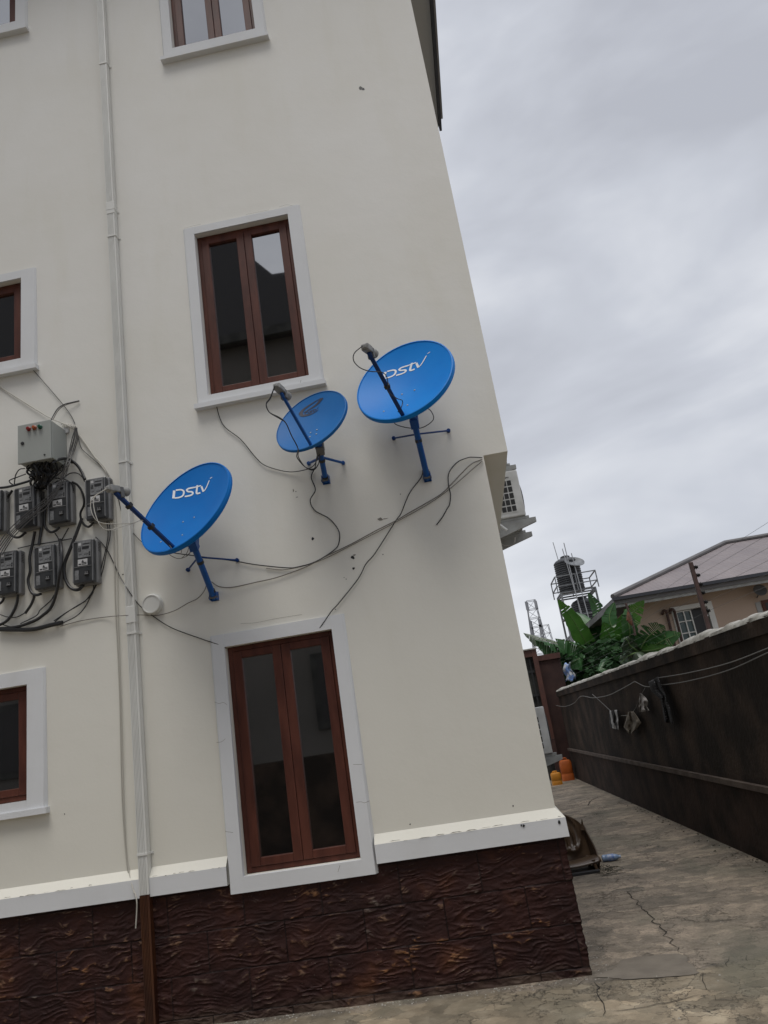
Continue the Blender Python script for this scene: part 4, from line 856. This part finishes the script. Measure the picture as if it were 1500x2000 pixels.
cloth('cloth', [(1226, 1237, 1391, 1389), (1222, 1247, 1408, 1404), (1218, 1252, 1420, 1412), (1224, 1244, 1428, 1424), (1229, 1234, 1434, 1433)], 'tan', 'tan cloth hanging in a pointed fold beside the striped cloth', 'cloth', amp=.022, seed=3)
cloth('cloth', [(1250, 1253, 1355, 1355), (1249, 1262, 1368, 1364), (1248, 1266, 1378, 1371), (1249, 1263, 1385, 1380), (1249, 1268, 1391, 1388)], 'whitec', 'small off-white cloth hanging from the nail on the wall', 'cloth', amp=.018, seed=5)
cloth('cloth', [(1266, 1284, 1332, 1322), (1272, 1292, 1350, 1342), (1290, 1300, 1366, 1356), (1294, 1306, 1386, 1378), (1298, 1316, 1410, 1414)], 'dotted', 'long black dotted garment hanging on the compound wall', 'garment', amp=.02, seed=8)

# ------------------------------------------------------------------ plastic chair lying behind the corner, bottle, twigs
M['chair'] = mat('bronze_brown_plastic', (.035, .020, .012), .36, var=(.075, .048, .028), vs=5)
ch = thing('plastic_chair', (.66, 2.72, 0), 'old bronze brown moulded plastic chair behind the building corner', 'chair')
ca, cb = gr(1100, 1712), gr(1170, 1712); ex = Vector((1, .12, 0)).normalized(); ey = Vector((-.12, 1, 0)).normalized(); o0 = gr(1119, 1704); o0.y += .10
def cp3(u, v, w_): return o0+ex*u+ey*v+Vector((0, 0, max(.003, w_*1.06-.035)))
bk = MB()
def backfn(u, v):                            # u across, v up
    a = (u-.5)*2; half = .245+.02*(1-v)**2; top = .515-.135*abs(a)**1.5-.02*abs(a)**8
    x = a*half; z = .10+(top-.10)*v; y = .05+.10*v+.07*a*a
    y -= .030*math.exp(-((math.hypot((a-.25)*1.15, (v-.60)*1.25)-.50)/.09)**2)+.028*math.exp(-((math.hypot((a-.25)*1.7, (v-.45)*1.2)-.26)/.07)**2)
    return cp3(x, y, z)
bk.grid(backfn, 36, 30); put('backrest', bk, M['chair'], ch, smooth=True, solid=.008)
se = MB().grid(lambda u, v: cp3((u-.5)*.52, -.20+.27*v, .125-.02*math.sin(math.pi*u)+.012*math.sin(math.pi*v)-.05*max(0, .15-v)*6*.3), 16, 14); put('seat', se, M['chair'], ch, smooth=True, solid=.014)
for s_ in (-1, 1):
    am = MB().grid(lambda u, v: cp3(s_*(.238+.018*math.sin(math.pi*u)+.015*v), -.17+.34*u, .035+(.07+.27*u**1.3)*v+.010*math.sin(u*6)*v), 14, 8); put('armrest', am, M['chair'], ch, smooth=True, solid=.012)
    put('leg', MB().tube([cp3(s_*.19, -.17, .12), cp3(s_*.20, -.19, .0)], [.020, .016], 8), M['chair'], ch, smooth=True); put('leg', MB().tube([cp3(s_*.19, .05, .12), cp3(s_*.20, .08, .0)], [.020, .016], 8), M['chair'], ch, smooth=True)
put('horn', MB().tube([cp3(.225, .16, .33), cp3(.236, .175, .385), cp3(.240, .17, .425)], [.020, .010, .003], 8), M['chair'], ch, smooth=True)
ft_ = MB().bar(cp3(-.2, -.26, .045), cp3(.20, -.28, .045), .06, .02); tag(put('wooden_strip', ft_, M['dark'], origin=cp3(0, -.21, 0)), 'flat dark strip lying on the ground under the chair front', 'strip')
bt = thing('water_bottle', gr(1193, 1686), 'crushed clear water bottle with blue label lying beside the chair', 'bottle')
b0_, b1_ = gr(1177, 1684)+Vector((0, 0, .034)), gr(1212, 1680)+Vector((0, 0, .034)); dx = (b1_-b0_); Ln = dx.length; dx.normalize(); zz = Vector((0, 0, 1)); yy = zz.cross(dx)
Mb = Matrix((yy, zz.cross(yy)*-1 if False else dx.cross(yy), dx)).transposed().to_4x4(); Mb.translation = b0_
M['bottle'] = mat('clear_blue_plastic', (.20, .28, .42), .18); M['blabel'] = mat('blue_label', (.05, .13, .38), .4, var=(.35, .40, .48), vs=30)
put('body', MB().lathe([(.018, 0), (.030, .008), (.032, .03), (.029, .035), (.032, .04), (.032, Ln*.3), (.029, Ln*.32), (.030, Ln*.72), (.024, Ln*.86), (.013, Ln*.95), (.013, Ln)], Mb, 18), M['bottle'], bt, smooth=True)
put('bottle_label', MB().lathe([(.0325, Ln*.33), (.0325, Ln*.68)], Mb, 18), M['blabel'], bt, smooth=True); put('cap', MB().lathe([(.015, Ln*.985), (.015, Ln*1.06)], Mb, 14), M['red'] if False else M['blabel'], bt)
tw = MB()
for i in range(46):
    p = gr(random.uniform(1168, 1212), random.uniform(1692, 1712)); a = random.uniform(-.6, .6)+(math.pi if random.random() < .5 else 0); l = random.uniform(.03, .10)
    tw.tube([p+Vector((0, 0, .006)), p+Vector((math.cos(a)*l*.5, math.sin(a)*l*.5, random.uniform(.0, .012)))+Vector((random.uniform(-.01,.01), random.uniform(-.01,.01), .006)), p+Vector((math.cos(a)*l, math.sin(a)*l, .004))], .0016, 4)
for i in range(60):
    p = gr(random.uniform(1172, 1204), random.uniform(1696, 1708)); a = random.uniform(0, 6.28); l = random.uniform(.015, .035); q = Vector((math.cos(a), math.sin(a), 0)); s_ = Vector((-q.y, q.x, 0)); h = Vector((0, 0, random.uniform(.006, .03)))
    tw.face(p+h, p+h+q*l*.5+s_*l*.25, p+h*1.4+q*l, p+h+q*l*.5-s_*l*.25)
M['litter'] = mat('dead_leaves', (.030, .030, .018), .9)
tag(put('leaf_litter', tw, M['litter'], origin=gr(1190, 1700)), 'small dark pile of dead twigs and leaves beside the chair', 'leaf litter', kind='stuff')
db = MB()
for i in range(70):
    s_ = random.uniform(4.5, 10.5); p = wp(s_, -.05-abs(random.gauss(0, .09)), .003); a = random.uniform(0, 6.28); l = random.uniform(.01, .045); q = Vector((math.cos(a), math.sin(a), 0))*l; n_ = Vector((-q.y, q.x, 0))*.35
    db.face(p, p+q*.5+n_+Vector((0, 0, .008)), p+q, p+q*.5-n_)
tag(put('leaf_litter', db, M['litter'], origin=wp(8, -.1, 0)), 'scattered dark leaves and dirt along the foot of the compound wall', 'leaf litter', kind='stuff')
# crumbs and chips of mortar along the foot of the walls
M['chip'] = mat('mortar_chips', (.33, .31, .27), .9)
cb_ = MB()
for i in range(420):
    if i < 150: x = random.uniform(-1.9, .42); y = -.03-abs(random.gauss(0, .05))
    elif i < 210: x = XC+.03+abs(random.gauss(0, .06)); y = random.uniform(-.1, 1.5)
    elif i < 330: s = random.uniform(5, 12.5); p = wp(s, -.05-abs(random.gauss(0, .10)), 0); x, y = p.x, p.y
    else: x = random.uniform(.2, 2.1); y = random.uniform(-.9, 4)
    r_ = random.uniform(.002, .0065)
    q = [Vector((x+random.uniform(-1, 1)*r_, y+random.uniform(-1, 1)*r_, .001)) for _ in range(4)]; t_ = Vector((x, y, r_*1.1)); q = [Vector((x-r_, y-r_*.6, .001)), Vector((x+r_*.8, y-r_, .001)), Vector((x+r_, y+r_*.7, .001)), Vector((x-r_*.6, y+r_, .001))]
    for a, b in zip(q, q[1:]+q[:1]): cb_.face(a, b, t_)
tag(put('gravel', cb_, M['chip']), 'scattered pale chips of mortar along the foot of the walls', 'gravel', kind='stuff')

# ------------------------------------------------------------------ neighbour's house
M['peach'] = mat('peach_render', (.47, .36, .285), .85, var=(.43, .33, .26), vs=.8, bump=.1, bs=30)
def roofmat():
    mt = mat('faded_metal_roof', (.155, .130, .132), .55, var=(.20, .170, .168), vs=1.3, bump=0)
    nt = mt.node_tree; b = nt.nodes['Principled BSDF']; src = b.inputs['Base Color'].links[0].from_socket; t = nt.nodes.new('ShaderNodeTexCoord')
    wv = nt.nodes.new('ShaderNodeTexWave'); wv.wave_type = 'BANDS'; wv.bands_direction = 'X'; wv.inputs['Scale'].default_value = 1.6; wv.wave_profile = 'SIN'
    bp = nt.nodes.new('ShaderNodeBump'); bp.inputs['Strength'].default_value = .5; bp.inputs['Distance'].default_value = .05
    nt.links.new(t.outputs['Object'], wv.inputs['Vector']); nt.links.new(wv.outputs[1], bp.inputs['Height']); nt.links.new(bp.outputs[0], b.inputs['Normal']); return mt
M['roof'] = roofmat(); M['fascia'] = mat('grey_fascia', (.105, .100, .102), .6, var=(.14, .135, .135), vs=2)
hs = thing('bungalow', (5, 14, 0), 'peach bungalow with faded purple brown hipped roof beyond the compound wall', 'house')
hx0, hx1, hy0, hy1, ze = 3.10, 15, 10.4, 17.6, 3.50; rz = 4.84; ry = 14.0; hip = 3.75
HW = (4.40, 5.035, 2.0, 3.09)
hwm = MB(); wx0 = 3.62; xs_ = [wx0, HW[0], HW[1], 14.5]; zs_ = [0, HW[2], HW[3], 3.42]
for i in range(3):
    for j in range(3):
        if i == 1 and j == 1: continue
        hwm.face((xs_[i], 11, zs_[j]), (xs_[i+1], 11, zs_[j]), (xs_[i+1], 11, zs_[j+1]), (xs_[i], 11, zs_[j+1]))
hwm.face((wx0, 11, 0), (wx0, 17, 0), (wx0, 17, 3.42), (wx0, 11, 3.42)).face((14.5, 11, 0), (14.5, 17, 0), (14.5, 17, 3.42), (14.5, 11, 3.42)).face((wx0, 17, 0), (14.5, 17, 0), (14.5, 17, 3.42), (wx0, 17, 3.42))
put('wall', hwm, M['peach'], hs)
rm = MB().face((hx0, hy0, ze), (hx1, hy0, ze), (hx1-hip, ry, rz), (hx0+hip, ry, rz)).face((hx0, hy1, ze), (hx0, hy0, ze), (hx0+hip, ry, rz)).face((hx1, hy0, ze), (hx1, hy1, ze), (hx1-hip, ry, rz)).face((hx1, hy1, ze), (hx0, hy1, ze), (hx0+hip, ry, rz), (hx1-hip, ry, rz))
rfo = put('roof', rm, M['roof'], hs)
rd_ = MB().tube([(hx0, hy0, ze+.03), (hx0+hip, ry, rz+.04)], .055, 8).tube([(hx0+hip, ry, rz+.04), (hx1-hip, ry, rz+.04)], .055, 8); put('ridge_cap', rd_, M['fascia'], rfo)
put('fascia', MB().box(hx0, hx1, hy0+.005, hy0+.03, 3.36, 3.49).box(hx0+.001, hx0+.026, hy0+.032, hy1, 3.36, 3.49), M['fascia'], hs)
put('gutter', MB().box(hx0-.03, hx1, hy0-.06, hy0+.0, 3.44, 3.505), M['gutter'], hs)
put('lower_fascia', MB().box(hx0+.03, hx1, hy0+.035, hy0+.07, 3.30, 3.42), M['bracket'], hs)
put('soffit', MB().box(hx0+.04, hx1-.04, hy0+.08, 10.998, 3.375, 3.39).box(hx0+.04, wx0-.002, 11, 17, 3.375, 3.39), M['fascia'], hs)
wv_ = MB().box(HW[0]-.09, HW[0], 10.95, 11.05, HW[2], HW[3]+.09).box(HW[1], HW[1]+.11, 10.95, 11.05, HW[2], HW[3]+.09).box(HW[0], HW[1], 10.95, 11.05, HW[3], HW[3]+.09)
hwi = put('window', wv_, M['pipe'], hs)
put('pane', MB().face((HW[0], 11.10, HW[2]), (HW[1], 11.10, HW[2]), (HW[1], 11.10, HW[3]), (HW[0], 11.10, HW[3])), M['dark'], hwi)
M['louvre'] = mat('greenish_louvre_glass', (.04, .07, .07), .3); put('sash', MB().box(HW[0]+.01, 4.72, 11.05, 11.06, HW[2], HW[3]-.01), M['louvre'], hwi)
gr_ = MB(); 
for x in (HW[0]+.01, 4.56, 4.70): gr_.box(x-.012, x+.012, 11.01, 11.045, HW[2], HW[3]-.01)
for z in (2.35, 2.62, 2.86, 3.07): gr_.box(HW[0], 4.71, 11.015, 11.044, z-.010, z+.010)
put('window_bars', gr_, M['pipe'], hwi)
w2 = MB().box(6.12, 7.0, 10.97, 11.0-.002, 2.2, 3.02); hw2 = put('window', w2, M['wood'], hs); put('pane', MB().face((6.18, 10.965, 2.2), (6.95, 10.965, 2.2), (6.95, 10.965, 2.96), (6.18, 10.965, 2.96)), M['dark'], hw2)
put('white_render_strip', MB().box(6.0, 6.10, 10.985, 10.998, 1.8, 3.0), M['soffit'], hs)
for k_, x in enumerate((4.17, 4.33)): put('vent_pipe', MB().tube(spline([(x-.06, 10.96, 3.07), (x-.03, 10.90, 3.13), (x+.02, 10.90, 3.10), (x+.03, 10.93, 2.9), (x+.02, 10.95, 1.9)], 5), .028, 8), M['rust'], hs, smooth=True)
sdh = thing('satellite_dish', (6.07, 10.9, 3.2), 'small grey dish fixed under the eave of the peach bungalow', 'satellite dish')
Md = Matrix.Translation(Vector((6.07, 10.72, 3.21))) @ Matrix.Rotation(R(68), 4, 'X'); put('reflector', MB().lathe([(.002, -.03), (.08, -.02), (.13, .0), (.132, -.006), (.08, -.03), (.002, -.04)], Md, 24), M['lnbd'], sdh, smooth=True)
put('arm', MB().tube([(6.07, 10.99, 3.1), (6.07, 10.76, 3.18)], .012, 8), M['lnbd'], sdh)

# ------------------------------------------------------------------ banana plants
def leafmat(n, c1, c2):
    mt = mat(n, c1, .42, var=c2, vs=2.2, bump=0); b = mt.node_tree.nodes['Principled BSDF']
    b.inputs['Subsurface Weight'].default_value = .0; return mt
M['leaf'] = leafmat('banana_leaf', (.045, .150, .022), (.085, .235, .034)); M['leafd'] = leafmat('dark_banana_leaf', (.018, .070, .018), (.036, .115, .028)); M['leafg'] = leafmat('grey_green_leaf', (.030, .055, .030), (.055, .075, .045))
M['rib'] = mat('leaf_midrib', (.10, .17, .05), .5); M['stem'] = mat('banana_stem', (.055, .055, .025), .7, var=(.09, .06, .035), vs=4); M['dead'] = mat('dead_banana_leaf', (.16, .055, .025), .9, var=(.08, .045, .025), vs=6)
def leaf(parent, P, wd, m_, fold=.35, tears=6, side=None, seed=0, droop=0.0, shred=0):
    rnd = random.Random(seed); pts = spline(P, 8); n = len(pts); mb = MB()
    side = Vector(side if side else (1, 0, 0))
    ln = sum((b-a).length for a, b in zip(pts[:-1], pts[1:]))
    for sg in (-1, 1):
        tear_at = sorted(rnd.uniform(.12, .95) for _ in range(int(tears*1.7))); prev = None; grp = 0; sag = rnd.uniform(0, .2)
        for i in range(n):
            t = i/(n-1); tg = (pts[min(i+1, n-1)]-pts[max(i-1, 0)]).normalized(); s_ = (side-tg*side.dot(tg)).normalized()*sg; up = tg.cross(s_)*sg
            if up.z < 0: up = -up
            wf = wd*(math.sin(math.pi*min(1, ((t*.96+.04)**.78)))**.7)*(1+.06*math.sin(i*1.7+seed))
            if t < .06: wf *= t/.06
            def edge(extra=0.0, sg_=sag): return [pts[i]+s_*wf*q+up*fold*wf*q*(1-q*.9)-Vector((0, 0, 1))*(sg_+droop)*wf*q*q+tg*wf*.22*q*q-tg*extra for q in (0, .35, .7, 1)]
            row = edge()
            if prev is not None:
                b = len(mb.v); mb.v += prev+row
                for k in range(3): mb.f.append((b+k, b+k+1, b+5+k, b+4+k))
            prev = row
            if tear_at and t > tear_at[0]:
                tear_at.pop(0); sag = rnd.uniform(0, .35)+(shred*rnd.uniform(.3, 1.6)); prev = edge(-wf*.06, sag)
    o = put('leaf', mb, M[m_], parent, smooth=True)
    put('midrib', MB().tube([p+Vector((0, 0, -.004)) for p in pts], [max(.004, .018*(1-i/n)) for i in range(n)], 6), M['rib'], o, smooth=True); return o
def lp(P, y): return [at(px, py, y if not isinstance(y, (list, tuple)) else y[i]) for i, (px, py) in enumerate(P)]
ba = thing('banana_plant', at(1165, 1330, 14.5)*1.0, 'large banana plant with a broad pale green leaf before the water tower', 'plant', 'banana plants beyond the compound wall'); ba.location.z = 0
bs = at(1180, 1330, 14.5); put('stem', MB().tube([(bs.x, bs.y, 0), (bs.x, bs.y, 1.5), at(1172, 1295, 14.4)], [.14, .12, .07], 10), M['stem'], ba, smooth=True)
leaf(ba, lp([(1166, 1296), (1146, 1258), (1118, 1208), (1089, 1170)], [14.4, 14.2, 14.0, 13.8]), .23, 'leaf', seed=1, tears=2, fold=.25)
leaf(ba, lp([(1165, 1290), (1158, 1245), (1140, 1215), (1118, 1195)], [14.4, 14.6, 14.8, 15.0]), .26, 'leafd', seed=2, tears=3)
leaf(ba, lp([(1176, 1290), (1180, 1240), (1168, 1190), (1148, 1157)], [14.4, 14.3, 14.3, 14.2]), .20, 'leafd', seed=3, tears=3)
leaf(ba, lp([(1178, 1292), (1190, 1255), (1196, 1215), (1192, 1178)], [14.4, 14.0, 13.8, 13.6]), .27, 'leaf', seed=4, tears=4)
leaf(ba, lp([(1178, 1295), (1200, 1265), (1222, 1240), (1248, 1232)], [14.4, 13.8, 13.4, 13.2]), .26, 'leaf', seed=5, tears=6, droop=.2)
leaf(ba, lp([(1170, 1300), (1140, 1270), (1075, 1252), (1022, 1236)], [14.4, 14.6, 14.8, 15]), .22, 'leafg', seed=6, tears=14, droop=.5, shred=.9)
leaf(ba, lp([(1166, 1305), (1130, 1285), (1085, 1262), (1045, 1250)], [14.4, 14.2, 14.1, 14]), .24, 'leafd', seed=7, tears=14, droop=.6, shred=.9)
leaf(ba, lp([(1168, 1302), (1150, 1275), (1122, 1258), (1084, 1247)], [14.4, 14.0, 13.9, 13.9]), .24, 'leafd', seed=8, tears=10, droop=.5, shred=.5)
leaf(ba, lp([(1175, 1300), (1160, 1290), (1135, 1285), (1108, 1300)], [14.4, 14.0, 13.9, 13.9]), .26, 'leafd', seed=9, tears=8, droop=.5)
bb = thing('banana_plant', at(1225, 1300, 10.5), 'banana plant with torn leaves and a dead brown leaf beside the peach bungalow', 'plant', 'banana plants beyond the compound wall'); bb.location.z = 0
bs = at(1222, 1290, 10.2); put('stem', MB().tube([(bs.x, bs.y, 0), (bs.x, bs.y, 1.3), at(1215, 1262, 10.1)], [.12, .10, .06], 10), M['stem'], bb, smooth=True)
leaf(bb, lp([(1215, 1262), (1220, 1225), (1238, 1195), (1258, 1172)], [10.1, 9.9, 9.8, 9.7]), .19, 'leaf', seed=11, tears=6, fold=.3)
leaf(bb, lp([(1215, 1262), (1200, 1235), (1190, 1205), (1200, 1176)], [10.1, 10.2, 10.2, 10.2]), .18, 'leafd', seed=12, tears=4)
leaf(bb, lp([(1214, 1262), (1196, 1250), (1188, 1235), (1178, 1215)], [10.1, 9.9, 9.8, 9.7]), .20, 'leaf', seed=13, tears=5, droop=.2)
leaf(bb, lp([(1215, 1264), (1230, 1240), (1226, 1210), (1224, 1188)], [10.1, 9.7, 9.6, 9.6]), .15, 'leafd', seed=14, tears=4)
leaf(bb, lp([(1215, 1266), (1205, 1275), (1190, 1290), (1170, 1310)], [10.1, 9.8, 9.6, 9.5]), .25, 'leafd', seed=15, tears=8, droop=.4)
leaf(bb, lp([(1215, 1266), (1235, 1265), (1250, 1275), (1262, 1292)], [10.1, 9.8, 9.6, 9.5]), .24, 'leafd', seed=16, tears=8, droop=.4)
dl = MB().tube(lp([(1222, 1178), (1232, 1205), (1240, 1235), (1244, 1265)], 9.4), [.022, .02, .022, .026], 8); put('dry_stalk', dl, M['rust'], bb, smooth=True)
dl = MB().tube(lp([(1226, 1195), (1229, 1210), (1234, 1222)], 9.36), [.015, .055, .012], 7); put('dead_leaf', dl, M['dead'], bb, smooth=True)
bc = thing('banana_plant', at(1275, 1300, 8), 'low banana plant with broad dark leaves under the bungalow window', 'plant', 'banana plants beyond the compound wall'); bc.location.z = 0
bs = at(1268, 1290, 8.0); put('stem', MB().tube([(bs.x, bs.y, 0), (bs.x, bs.y, 1.4), at(1256, 1268, 8.0)], [.11, .09, .05], 10), M['stem'], bc, smooth=True)
leaf(bc, lp([(1250, 1270), (1262, 1248), (1280, 1232), (1298, 1222)], [8, 7.8, 7.6, 7.5]), .21, 'leafd', seed=21, tears=8, side=(1, 0, -1), fold=.2)
leaf(bc, lp([(1252, 1272), (1275, 1262), (1300, 1248), (1330, 1236)], [8, 7.8, 7.6, 7.4]), .17, 'leafd', seed=22, tears=8, side=(0, 0, -1), fold=.2)
leaf(bc, lp([(1252, 1272), (1272, 1270), (1290, 1266), (1312, 1262)], [8, 7.7, 7.5, 7.3]), .15, 'leaf', seed=23, tears=7, side=(.3, 0, -1), droop=.2)
leaf(bc, lp([(1250, 1274), (1232, 1262), (1225, 1250), (1218, 1245)], [8, 7.9, 7.8, 7.8]), .14, 'leafg', seed=24, tears=8, droop=.4)
leaf(bc, lp([(1250, 1274), (1240, 1275), (1225, 1282), (1212, 1295)], [8, 7.8, 7.8, 7.8]), .18, 'leafg', seed=25, tears=8, droop=.4)
# undergrowth behind the wall
M['under'] = mat('undergrowth_leaves', (.010, .034, .010), .8, var=(.022, .062, .018), vs=1.5, spec=.2)
ug = MB(); rnd = random.Random(3)
for i in range(4200):
    s = rnd.uniform(0, 1); px = 1094+s*200; base = 1330-(px-1094)*.30; py = base+8-rnd.random()**1.5*(66-abs(s-.35)*40); y = rnd.uniform(9.0, 14.6) if px > 1150 else rnd.uniform(13.9, 15.2)
    p = at(px, py, y); 
    if p.x < 2.45 and p.y < 13.8: continue
    a, b = rnd.uniform(0, 6.28), rnd.uniform(-1, .6); l = rnd.uniform(.08, .24); d_ = Vector((math.cos(a)*math.cos(b), math.sin(a)*math.cos(b), math.sin(b))); s_ = d_.cross(Vector((rnd.uniform(-1, 1), rnd.uniform(-1, 1), rnd.uniform(-1, 1)))).normalized()*l*.28
    ug.face(p, p+d_*l*.5+s_, p+d_*l, p+d_*l*.5-s_)
tag(put('undergrowth', ug, M['under'], origin=(3.4, 13, 2)), 'dark green undergrowth crowding behind the compound wall under the banana leaves', 'undergrowth', kind='stuff')
bgp = at(1112, 1318, 13.85); M['bag'] = mat('blue_white_bag', (.18, .30, .62), .5, var=(.55, .58, .62), vs=9, vr=(.45, .55))
bgm = MB().grid(lambda u, v: bgp+Vector(((u-.5)*.26*(1-.35*v)+.03*math.sin(v*7), .09*math.sin(math.pi*u)*-1+.03*noise.noise(Vector((u*5, v*5, 0))), (v-.35)*.42+.03*math.sin(u*9))), 10, 10)
tag(put('plastic_bag', bgm, M['bag'], origin=bgp, solid=.006, smooth=True), 'blue and white plastic bag caught in plants at the far wall end', 'plastic bag')

# ------------------------------------------------------------------ water tower
M['steel'] = mat('tower_steel', (.09, .097, .105), .6, var=(.18, .19, .20), vs=3); M['tank'] = mat('black_tank', (.020, .022, .026), .5, var=(.035, .038, .042), vs=2)
tx, ty = 6.02, 33.7; wt = thing('water_tower', (tx, ty, 0), 'steel water tower frame with mesh guard rails behind the banana plants', 'water tower')
fr_ = MB(); hw = .86
for sx_ in (-1, 1):
    for sy_ in (-1, 1): fr_.bar((tx+sx_*hw*1.02, ty+sy_*hw, 0), (tx+sx_*hw, ty+sy_*hw, 7.15), .09)
for z in (4.85, 4.95, 7.0, 7.12, 5.9, 2.6):
    for s_ in (-1, 1): fr_.bar((tx-hw, ty+s_*hw, z), (tx+hw, ty+s_*hw, z), .07).bar((tx+s_*hw, ty-hw, z), (tx+s_*hw, ty+hw, z), .07)
fr_.bar((tx+hw, ty-hw, 4.1), (tx+hw, ty+hw, 5.5), .04).bar((tx-hw, ty-hw, 2.6), (tx+hw, ty-hw, 4.0), .04)
put('frame', fr_, M['steel'], wt)
rl = MB(); h2 = 1.02
for z in (7.45, 7.95):
    for s_ in (-1, 1): rl.bar((tx-h2, ty+s_*h2, z), (tx+h2, ty+s_*h2, z), .05).bar((tx+s_*h2, ty-h2, z), (tx+s_*h2, ty+h2, z), .05)
for sx_ in (-1, 0, 1):
    for sy_ in (-1, 1): rl.bar((tx+sx_*h2, ty+sy_*h2, 7.1), (tx+sx_*h2, ty+sy_*h2, 7.95), .05)
put('guard_rail', rl, M['steel'], wt)
pv = MB().tube([(tx-.15, ty-1.1, 3.0), (tx-.2, ty-1.1, 9.6)], .024, 8).tube([(tx+.05, ty-1.15, 3.0), (tx-.35, ty-1.15, 9.3)], .022, 8).tube([(tx+.25, ty-1.1, 3.0), (tx+.05, ty-1.1, 9.0)], .024, 8).tube([(tx-.45, ty-.3, 7.2), (tx-.62, ty-.3, 9.9)], .02, 6)
put('riser_pipe', pv, M['metal'], wt)
def tank(x, y, z, r_, h, label):
    o = thing('water_tank', (x, y, z), label, 'water tank', 'ribbed black water tanks on the tower'); prof = []
    n = 15
    for i in range(n): zz_ = h*i/n; prof += [(r_*.95, zz_), (r_, zz_+h/n*.3), (r_, zz_+h/n*.65), (r_*.95, zz_+h/n*.9)]
    prof += [(r_*.96, h), (r_*.80, h+.10), (r_*.35, h+.22)]
    put('tank_body', MB().lathe(prof, Matrix.Translation(Vector((x, y, z))), 28), M['tank'], o, smooth=True)
    put('lid', MB().lathe([(.25, 0), (.25, .08), (.18, .12)], Matrix.Translation(Vector((x, y, z+h+.2))), 20), M['tank'], o); return o
tank(tx-.15, ty, 7.19, .66, 1.62, 'ribbed black water tank at the top of the tower'); tank(tx+.22, ty, 5.02, .62, 1.55, 'ribbed black water tank on the lower tower platform')
td = thing('satellite_dish', (tx+.75, ty-.6, 8.2), 'grey satellite dish tilted beside the top water tank', 'satellite dish')
Md = Matrix.Translation(at(1122, 1097, 32.9)) @ Matrix.Rotation(R(38), 4, 'X') @ Matrix.Rotation(R(10), 4, 'Y'); put('reflector', MB().lathe([(.01, -.12), (.3, -.08), (.50, .03), (.50, .0), (.3, -.12), (.01, -.17)], Md, 28), M['steel'], td, smooth=True)
pt = at(1122, 1099, 32.9); put('mast', MB().bar((pt.x, pt.y+.1, 7.9), (pt.x, pt.y, pt.z-.1), .06), M['steel'], td)

# ------------------------------------------------------------------ radio masts
def mast(x, y, z0, z1, w0, w1, nseg, label, th=.10, ant=True):
    o = thing('radio_mast', (x, y, 0), label, 'radio mast', 'lattice masts on the horizon'); mb = MB(); c = []
    for i in range(nseg+1): t = i/nseg; ww = w0+(w1-w0)*t; c.append([Vector((x+a*ww/2, y+b*ww/2, z0+(z1-z0)*t)) for a, b in ((-1, -1), (1, -1), (1, 1), (-1, 1))])
    for i in range(nseg):
        for k in range(4): mb.bar(c[i][k], c[i+1][k], th); mb.bar(c[i+1][k], c[i+1][(k+1) % 4], th*.7); mb.bar(c[i][k], c[i+1][(k+1) % 4], th*.55)
    put('lattice', mb, M['mastc'], o)
    if ant:
        am = MB()
        for z in (z1-.4, z1-2.3, z1-2.9, z1-4):
            for k in range(4): a = k*1.57+.6; am.box(x+math.cos(a)*w1*.75-.10, x+math.cos(a)*w1*.75+.10, y+math.sin(a)*w1*.75-.10, y+math.sin(a)*w1*.75+.10, z-.5, z+.35)
        put('antenna', am, M['mastc'], o)
    return o
M['mastc'] = mat('mast_steel', (.17, .18, .20), .6, var=(.26, .27, .29), vs=1)
mast(7.1, 70, 0, 12.4, 2.2, .85, 14, 'grey lattice mast with antennas rising behind the end wall', .07)
mast(8.3, 74, 0, 10.2, 1.9, .9, 12, 'shorter lattice frame just right of the mast with antennas', .055, ant=False)

# ------------------------------------------------------------------ building across the yard (seen mirrored in the windows)
M['opp'] = mat('grey_render', (.085, .08, .07), .85, var=(.12, .11, .10), vs=.6)
M['opdark'] = mat('dark_roof_sheet', (.020, .018, .018), .6)
ob = thing('opposite_building', (-8, -13, 0), 'grey building with dark gabled roof across the yard, mirrored in the window panes', 'building')
Y0 = -12.0
om = MB().box(-16, -1.2, Y0-8, Y0, 0, 12.0); put('wall', om, M['opp'], ob)
prof = [(-16.5, 12.0), (-16.5, 17.6), (-5.5, 17.2), (-3.793, 14.30), (-3.39, 13.79), (-2.99, 13.76), (-.8, 13.6), (-.8, 12.0)]
rm = MB(); rm.face(*[(x, Y0+.3, z) for x, z in prof]); rm.face(*[(x, Y0-8.3, z) for x, z in reversed(prof)])
for (xa, za), (xb, zb) in zip(prof, prof[1:]+prof[:1]): rm.face((xa, Y0+.3, za), (xb, Y0+.3, zb), (xb, Y0-8.3, zb), (xa, Y0-8.3, za))
put('roof', rm, M['opdark'], ob); put('gutter', MB().box(-16.4, -.9, Y0+.31, Y0+.45, 11.9, 12.15), M['panel'], ob)
for x in (-14, -11.2, -8.4, -5.6, -2.9):
    for z in (1.9, 5.2, 8.6):
        if z < 5 and x == -5.6: continue
        wn = MB().box(x-.75, x+.75, Y0+.001, Y0+.06, z, z+1.7); wi = put('window', wn, M['panel'], ob); put('pane', MB().box(x-.6, x+.6, Y0+.061, Y0+.07, z+.15, z+1.55), M['opdark'], wi)
yw = MB().box(-16, 1.5, -6.9, -6.7, 0, 1.40); tag(put('yard_wall', yw, M['bwall'], origin=(-8, -6.8, 0)), 'low dark wall in front of the building across the yard', 'wall')
